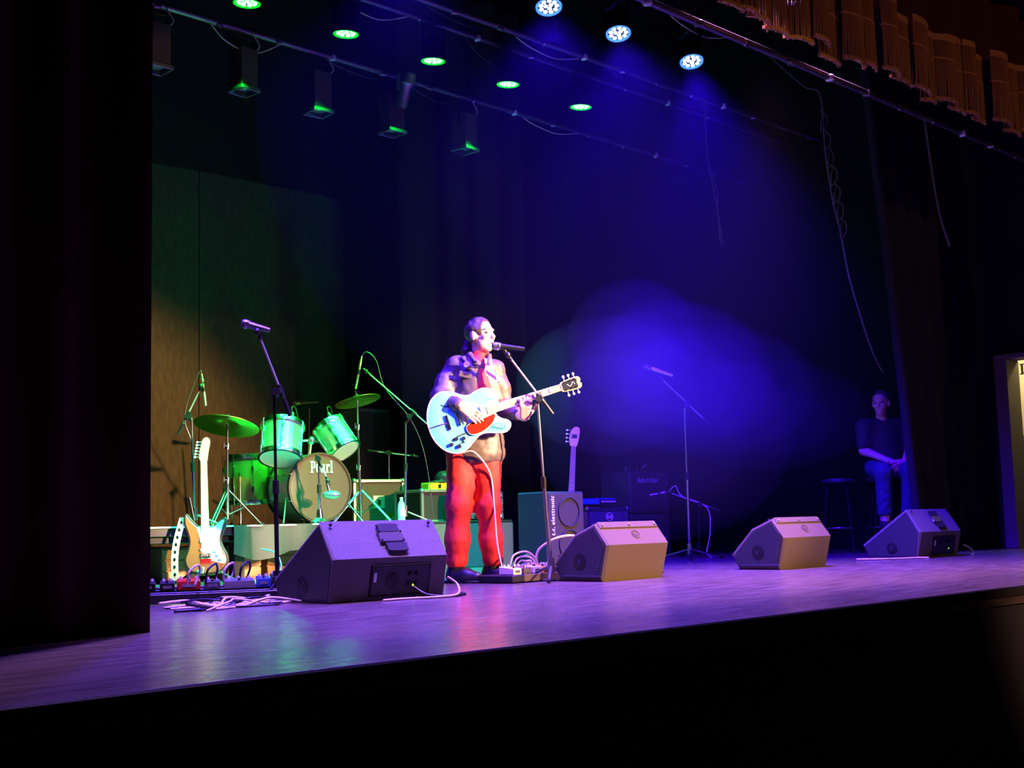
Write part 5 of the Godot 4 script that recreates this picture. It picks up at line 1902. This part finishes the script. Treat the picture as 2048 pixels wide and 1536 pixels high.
func singer() -> void:
	var yaw := -0.776
	var t := thing("person", "singer in a dark jacket and red trousers playing the turquoise guitar", "person", V(5.66, 0, -6.1), yaw)
	var hc := V(0.058, 1.606, 0.02)
	var hb := Basis(Vector3.UP, 0.95) * Basis(V(1, 0, 0), -0.04)
	var rs := V(-0.112, 1.415, -0.01); var re := V(-0.212, 1.2, 0.05); var rw := V(-0.075, 1.125, 0.255)
	var ls := V(0.148, 1.39, -0.03); var le := V(0.2, 1.13, -0.03); var lw := V(0.33, 1.045, 0.17)
	# body, one continuous surface; head and hands on finer grids
	var s := st()
	var f := Field.new()
	f.k = 0.04
	f.chain([V(0, 0.86, 0), V(0.0, 1.0, 0.0), V(0.01, 1.25, 0.0), V(0.03, 1.39, -0.01)], [0.11, 0.1, 0.11, 0.085])
	f.chain([V(0.045, 1.42, -0.005), V(0.052, 1.52, 0.005)], [0.05, 0.048])
	f.chain([rs, re, rw], [0.045, 0.038, 0.026])
	f.chain([ls, le, lw], [0.045, 0.038, 0.026])
	f.chain([V(-0.08, 0.84, 0), V(-0.113, 0.5, 0.03), V(-0.132, 0.1, 0.0)], [0.07, 0.045, 0.035])
	f.chain([V(0.075, 0.84, 0), V(0.074, 0.5, 0.0), V(0.1, 0.1, -0.1)], [0.07, 0.045, 0.035])
	nets(s, f, 0.014)
	f = Field.new()
	f.k = 0.016
	head_of(f, hc, hb)
	f.cap(hc + V(-0.012, -0.06, -0.015), V(0.048, 1.44, -0.005), 0.048, 0.05)
	nets(s, f, 0.005)
	f = Field.new()
	f.k = 0.007
	f.cap(rw - (rw - re) * 0.2, rw, 0.028, 0.024)
	hand(f, rw, V(0.72, -0.52, 0.02), V(0.45, 0.65, 0.2), V(0.1, -0.3, -0.9), 0.28)
	nets(s, f, 0.005)
	f = Field.new()
	f.k = 0.007
	f.cap(lw - (lw - le) * 0.2, lw, 0.028, 0.024)
	hand(f, lw + V(0.0, 0.0, 0.015), V(0.1, 0.75, 0.62), V(0.95, -0.1, 0.0), V(-0.05, 0.45, -0.9), 0.5)
	nets(s, f, 0.005)
	part(t, "body", s, M.skin)
	face_of(t, hc, hb, M.dark_hair)
	# hair drawn back to a tail at the nape
	s = st()
	f = Field.new()
	f.k = 0.02
	f.noise = wrinkle
	f.rough = 0.006
	f.ell(hc + hb * V(0, 0.032, -0.018), V(0.083, 0.094, 0.1), hb)
	f.cut(hc + hb * V(0.0, -0.035, 0.13), hc + hb * V(0.0, 0.035, 0.115), 0.08)
	f.cut(hc + hb * V(-0.1, -0.09, 0.05), hc + hb * V(0.1, -0.09, 0.05), 0.07)
	f.cut(hc + hb * V(-0.1, -0.01, -0.004), hc + hb * V(-0.08, -0.01, -0.004), 0.034)
	nets(s, f, 0.0065)
	f = Field.new()
	f.k = 0.02
	f.noise = wrinkle
	f.rough = 0.006
	f.chain([hc + hb * V(0.0, -0.02, -0.1), hc + hb * V(-0.01, -0.09, -0.115), hc + hb * V(-0.02, -0.16, -0.1)], [0.03, 0.032, 0.014])
	f.chain([hc + hb * V(0.07, -0.04, -0.03), hc + hb * V(0.08, -0.13, -0.0), hc + hb * V(0.085, -0.17, 0.02)], [0.012, 0.011, 0.005])
	nets(s, f, 0.0065)
	part(t, "hair", s, M.dark_hair)
	# shirt
	s = st()
	f = Field.new()
	f.k = 0.04
	f.ell(V(0.03, 1.2, 0.008), V(0.13, 0.28, 0.124))
	f.cap(V(0.046, 1.4, -0.002), V(0.05, 1.47, 0.004), 0.07, 0.058)
	nets(s, f, 0.014)
	part(t, "shirt", s, M.red_shirt)
	# jacket
	s = st()
	f = Field.new()
	f.k = 0.05
	f.noise = wrinkle
	f.rough = 0.006
	f.ell(V(0.012, 1.25, 0.0), V(0.145, 0.25, 0.13))
	f.chain([V(0.005, 1.12, 0.0), V(0.01, 0.98, 0.0), V(0.03, 0.83, 0.0)], [0.128, 0.13, 0.135])
	f.cap(V(-0.07, 0.98, 0), V(-0.06, 0.86, 0), 0.11, 0.11)
	f.cap(V(0.09, 0.98, 0), V(0.1, 0.84, 0.0), 0.1, 0.1)
	f.cap(rs, ls, 0.054, 0.05)
	f.chain([rs, V(-0.178, 1.3, 0.015), re, rw + (re - rw) * 0.12], [0.056, 0.06, 0.06, 0.046])
	f.chain([ls, V(0.185, 1.26, -0.03), le, lw + (le - lw) * 0.4], [0.052, 0.054, 0.054, 0.046])
	f.cut(V(0.062, 1.5, 0.12), V(0.085, 1.15, 0.175), 0.042)
	f.cut(V(0.056, 1.5, 0.03), V(0.056, 1.62, 0.0), 0.07)
	f.planes.append(Plane(V(0.05, -1, 0), -0.765))
	nets(s, f, 0.012)
	var jk := part(t, "jacket", s, M.brown_jacket)
	# collar flaps
	s = st()
	f = Field.new()
	f.k = 0.012
	f.chain([V(0.0, 1.5, -0.05), V(-0.015, 1.475, 0.04), V(0.02, 1.42, 0.12)], [0.018, 0.02, 0.012])
	f.chain([V(0.0, 1.5, -0.05), V(-0.06, 1.45, 0.05), V(-0.02, 1.4, 0.115)], [0.018, 0.016, 0.01])
	f.chain([V(0.1, 1.49, -0.03), V(0.11, 1.46, 0.05), V(0.105, 1.4, 0.12)], [0.016, 0.018, 0.01])
	nets(s, f, 0.008)
	part(jk, "collar", s, M.brown_jacket)
	s = st()
	lathe(s, [Vector2(0.0, 0.0), Vector2(0.022, 0.0), Vector2(0.02, 0.006), Vector2(0.0, 0.009)], 18, aim(V(-0.035, 1.405, 0.118), V(-0.15, 0.25, 1)))
	part(jk, "pin_badge", s, M.white_print)
	s = st()
	ball(s, V(0.165, 1.315, 0.055), V(0.035, 0.02, 0.012), Basis(Vector3.UP, 0.7) * Basis(V(0, 0, 1), -0.5))
	part(jk, "cloth_patch", s, M.white_print)
	s = st()
	box(s, V(-0.045, 1.335, 0.119), V(0.09, 0.04, 0.014), 0.006, Basis(V(0, 0, 1), -0.3))
	part(jk, "pocket_flap", s, M.brown_jacket)
	# trousers
	s = st()
	f = Field.new()
	f.k = 0.05
	f.noise = wrinkle
	f.rough = 0.005
	f.cap(V(-0.05, 0.92, 0), V(0.05, 0.92, 0), 0.115, 0.115)
	f.ell(V(0, 0.83, 0), V(0.16, 0.11, 0.1))
	f.chain([V(-0.085, 0.83, 0), V(-0.108, 0.5, 0.03), V(-0.122, 0.28, 0.02), V(-0.13, 0.15, 0.005)], [0.1, 0.08, 0.074, 0.072])
	f.chain([V(0.085, 0.83, 0), V(0.082, 0.5, 0.0), V(0.092, 0.28, -0.05), V(0.102, 0.15, -0.085)], [0.094, 0.076, 0.072, 0.07])
	f.planes.append(Plane(V(0, -1, 0), -0.1))
	nets(s, f, 0.012)
	part(t, "trousers", s, M.red_cloth)
	# boots
	for q in [[V(-0.132, 0.0, 0.0), V(0.75, 0, 0.5)], [V(0.1, 0.0, -0.09), V(0.85, 0, 0.4)]]:
		s = st()
		f = Field.new()
		f.k = 0.03
		var d: Vector3 = (q[1] as Vector3).normalized()
		var p: Vector3 = q[0]
		f.cap(p + V(0, 0.16, 0), p + V(0, 0.06, 0) - d * 0.02, 0.052, 0.05)
		f.chain([p + V(0, 0.045, 0) - d * 0.03, p + V(0, 0.045, 0) + d * 0.08, p + V(0, 0.035, 0) + d * 0.16], [0.045, 0.045, 0.036])
		f.planes.append(Plane(V(0, -1, 0), -0.012))
		nets(s, f, 0.01)
		var sh := part(t, "boot", s, M.navy_leather)
		s = st()
		box(s, p + V(0, 0.009, 0) + d * 0.055, V(0.085, 0.018, 0.28), 0.008, Basis(Vector3.UP.cross(d), Vector3.UP, d))
		part(sh, "sole", s, M.ink)
	# the guitar hangs from a strap over the shoulder
	var xf := Transform3D(Basis(Vector3.UP, yaw), V(5.66, 0, -6.1))
	var c := cos(0.279)
	var sn := sin(0.279)
	semi_hollow(xf * Transform3D(Basis(V(c, sn, 0), V(-sn, c, 0), V(0, 0, 1)), V(-0.282, 0.985, 0.16)))
	s = st()
	sheet(s, 20, 1, func(u: float, v: float) -> Vector3:
		var p: Vector3 = [V(0.1, 1.49, -0.03), V(0.105, 1.44, 0.09), V(0.115, 1.36, 0.165), V(0.14, 1.27, 0.185), V(0.17, 1.17, 0.18)][int(u * 3.999)]
		var q: Vector3 = [V(0.1, 1.49, -0.03), V(0.105, 1.44, 0.09), V(0.115, 1.36, 0.165), V(0.14, 1.27, 0.185), V(0.17, 1.17, 0.18)][int(u * 3.999) + 1]
		return xf * (p.lerp(q, u * 4.0 - int(u * 3.999)) + V((v - 0.5) * 0.05, 0, 0.0)), xf.basis * V(0, 0, -0.004))
	lone("guitar_strap", s, M.tan_strap, "tan strap over the singer's shoulder carrying the turquoise guitar", "strap")

func bar_stool(label: String, at: Vector3, turn: float) -> void:
	var t := thing("bar_stool", label, "stool", at, turn)
	var s := st()
	lathe(s, [Vector2(0.0, 0.69), Vector2(0.165, 0.69), Vector2(0.175, 0.705), Vector2(0.17, 0.73), Vector2(0.0, 0.74)], 28)
	part(t, "seat", s, M.black_vinyl)
	for k in 4:
		var a := TAU * k / 4.0 + 0.5
		s = st()
		rod(s, V(cos(a) * 0.13, 0.69, sin(a) * 0.13), V(cos(a) * 0.22, 0.0, sin(a) * 0.22), 0.012, 8)
		part(t, "leg", s, M.dark_metal)
	s = st()
	var ring := []
	for k in 29:
		ring.append(V(cos(TAU * k / 28) * 0.19, 0.25, sin(TAU * k / 28) * 0.19))
	tube(s, ring, 0.009, 8, false)
	part(t, "foot_ring", s, M.chrome)

func seated_man() -> void:
	bar_stool("black bar stool standing empty beside the seated man", V(11.2, 0, -6.77), 0.0)
	bar_stool("black bar stool under the seated man", V(11.36, 0, -6.36), 0.4)
	var t := thing("person", "man in a dark t-shirt and jeans sitting on a bar stool in the wing", "person", V(11.34, 0, -6.33), -0.776)
	var hc := V(-0.035, 1.45, 0.08)
	var hb := Basis(Vector3.UP, -0.55) * Basis(V(1, 0, 0), 0.12)
	var rs := V(-0.19, 1.22, 0.03); var re := V(-0.22, 0.99, 0.06); var rw := V(0.0, 0.86, 0.24)
	var ls := V(0.17, 1.22, 0.0); var le := V(0.22, 0.99, 0.06); var lw := V(0.1, 0.85, 0.26)
	var s := st()
	var f := Field.new()
	f.k = 0.04
	f.chain([V(0, 0.82, 0), V(0, 1.05, 0.0), V(-0.01, 1.22, 0.01)], [0.12, 0.115, 0.09])
	f.cap(V(-0.015, 1.25, 0.02), V(-0.03, 1.36, 0.05), 0.055, 0.052)
	f.chain([rs, re, rw], [0.05, 0.042, 0.03])
	f.chain([ls, le, lw], [0.05, 0.042, 0.03])
	f.chain([V(-0.09, 0.8, 0.0), V(-0.13, 0.76, 0.36), V(-0.12, 0.32, 0.3)], [0.08, 0.055, 0.045])
	f.chain([V(0.09, 0.8, 0.0), V(0.13, 0.76, 0.36), V(0.1, 0.32, 0.28)], [0.08, 0.055, 0.045])
	nets(s, f, 0.016)
	f = Field.new()
	f.k = 0.016
	head_of(f, hc, hb, 1.03)
	f.cap(hc + V(0, -0.06, -0.02), V(-0.02, 1.3, 0.03), 0.05, 0.055)
	nets(s, f, 0.007)
	f = Field.new()
	f.k = 0.007
	hand(f, rw, V(0.8, -0.3, 0.3), V(0.3, 0.7, 0.3), V(0.2, -0.3, -0.7), 0.6)
	hand(f, lw, V(-0.8, -0.35, 0.3), V(-0.3, 0.7, 0.3), V(-0.2, -0.3, -0.7), 0.6)
	nets(s, f, 0.007)
	part(t, "body", s, M.skin)
	face_of(t, hc, hb, M.grey_hair)
	s = st()
	f = Field.new()
	f.k = 0.02
	f.ell(hc + hb * V(0, 0.035, -0.022), V(0.083, 0.092, 0.1), hb)
	f.cut(hc + hb * V(0, -0.02, 0.14), hc + hb * V(0, 0.0, 0.11), 0.1)
	f.cut(hc + hb * V(-0.1, -0.09, 0.03), hc + hb * V(0.1, -0.09, 0.03), 0.075)
	nets(s, f, 0.009)
	part(t, "hair", s, M.grey_hair)
	s = st()
	f = Field.new()
	f.k = 0.05
	f.noise = wrinkle
	f.rough = 0.005
	f.ell(V(0, 1.06, 0.0), V(0.185, 0.27, 0.14))
	f.cap(V(0, 0.9, 0.0), V(0, 0.82, 0.02), 0.15, 0.155)
	f.cap(rs, ls, 0.08, 0.08)
	f.cap(rs, rs.lerp(re, 0.75), 0.08, 0.072)
	f.cap(ls, ls.lerp(le, 0.75), 0.08, 0.072)
	nets(s, f, 0.014)
	part(t, "t_shirt", s, M.black_shirt)
	s = st()
	f = Field.new()
	f.k = 0.04
	f.noise = wrinkle
	f.rough = 0.01
	f.cap(V(-0.07, 0.83, 0), V(0.07, 0.83, 0), 0.125, 0.125)
	f.chain([V(-0.09, 0.81, 0.0), V(-0.13, 0.77, 0.36), V(-0.12, 0.34, 0.3)], [0.1, 0.08, 0.065])
	f.chain([V(0.09, 0.81, 0.0), V(0.13, 0.77, 0.36), V(0.1, 0.34, 0.28)], [0.1, 0.08, 0.065])
	f.planes.append(Plane(V(0, -1, 0), -0.36))
	nets(s, f, 0.014)
	part(t, "jeans", s, M.blue_denim)
	for p in [V(-0.12, 0.27, 0.28), V(0.1, 0.27, 0.26)]:
		s = st()
		f = Field.new()
		f.k = 0.03
		f.cap(p + V(0, 0.08, 0), p, 0.05, 0.048)
		f.cap(p + V(0, -0.01, 0), p + V(-0.02, -0.02, 0.15), 0.045, 0.038)
		nets(s, f, 0.012)
		part(t, "shoe", s, M.ink)
	s = st()
	lathe(s, [Vector2(0.034, -0.006), Vector2(0.037, -0.006), Vector2(0.037, 0.006), Vector2(0.034, 0.006)], 16, aim(rw.lerp(re, 0.12), rw - re))
	part(t, "wrist_band", s, M.white_enamel)

func smoke() -> void:
	fog(V(8.4, 2.9, -6.2), V(8.6, 5.2, 2.2), 0.0016, "thin blue haze hanging under the blue lamps")
	fog(V(8.0, 3.2, -6.2), V(5.0, 4.0, 1.8), 0.0016, "thicker blue haze close under the blue lamps")
	# a ragged cloud of overlapping puffs drifting from behind the singer towards the wing
	for q in [[8.3, 1.9, -6.9, 0.9, 0.8, 0.9], [8.65, 1.6, -6.8, 1.35, 1.0, 0.8], [8.05, 1.5, -7.0, 1.2, 0.9, 0.7], [8.4, 1.1, -6.7, 1.7, 1.4, 0.3], [9.2, 1.5, -6.8, 1.5, 0.9, 0.6], [9.9, 1.3, -6.7, 1.5, 0.8, 0.45]]:
		for k in 2:
			var r: float = [1.18, 0.72][k]
			fog(V(q[0] + 0.08 * k, q[1] - 0.06 * k, q[2]), V(q[3] * 1.2, q[4] * 1.1, q[3]) * r, 0.021 * q[5] * [1.0, 1.3][k], "puff of blue lit smoke drifting behind the lone microphone stand")

func _ready() -> void:
	wrinkle.seed = 5
	wrinkle.frequency = 0.2
	wrinkle.fractal_octaves = 2
	view_and_light()
	materials()
	theatre()
	drapes()
	rig()
	riser()
	carpet_wedge(V(4.176, 0, -5.172), -0.01, "large carpet covered floor monitor with a black cable panel on its back")
	coated_wedge(V(6.29, 0, -5.32), 0.045, "tan backed floor monitor beside the singer's pedalboard")
	coated_wedge(V(8.003, 0, -5.165), 0.031, "tan backed floor monitor in front of the empty stool")
	carpet_wedge(V(10.189, 0, -5.247), 0.021, "blue lit carpet covered floor monitor in front of the seated man")
	stands()
	drums()
	cases()
	amps()
	bass_guitar()
	sunburst(Transform3D(Basis(V(0.062, 0.985, -0.147), V(-0.711, -0.061, -0.698), V(-0.7, 0.15, 0.7)).orthonormalized(), V(4.88, 0.06, -8.08)))
	pedalboards()
	singer()
	seated_man()
	smoke()
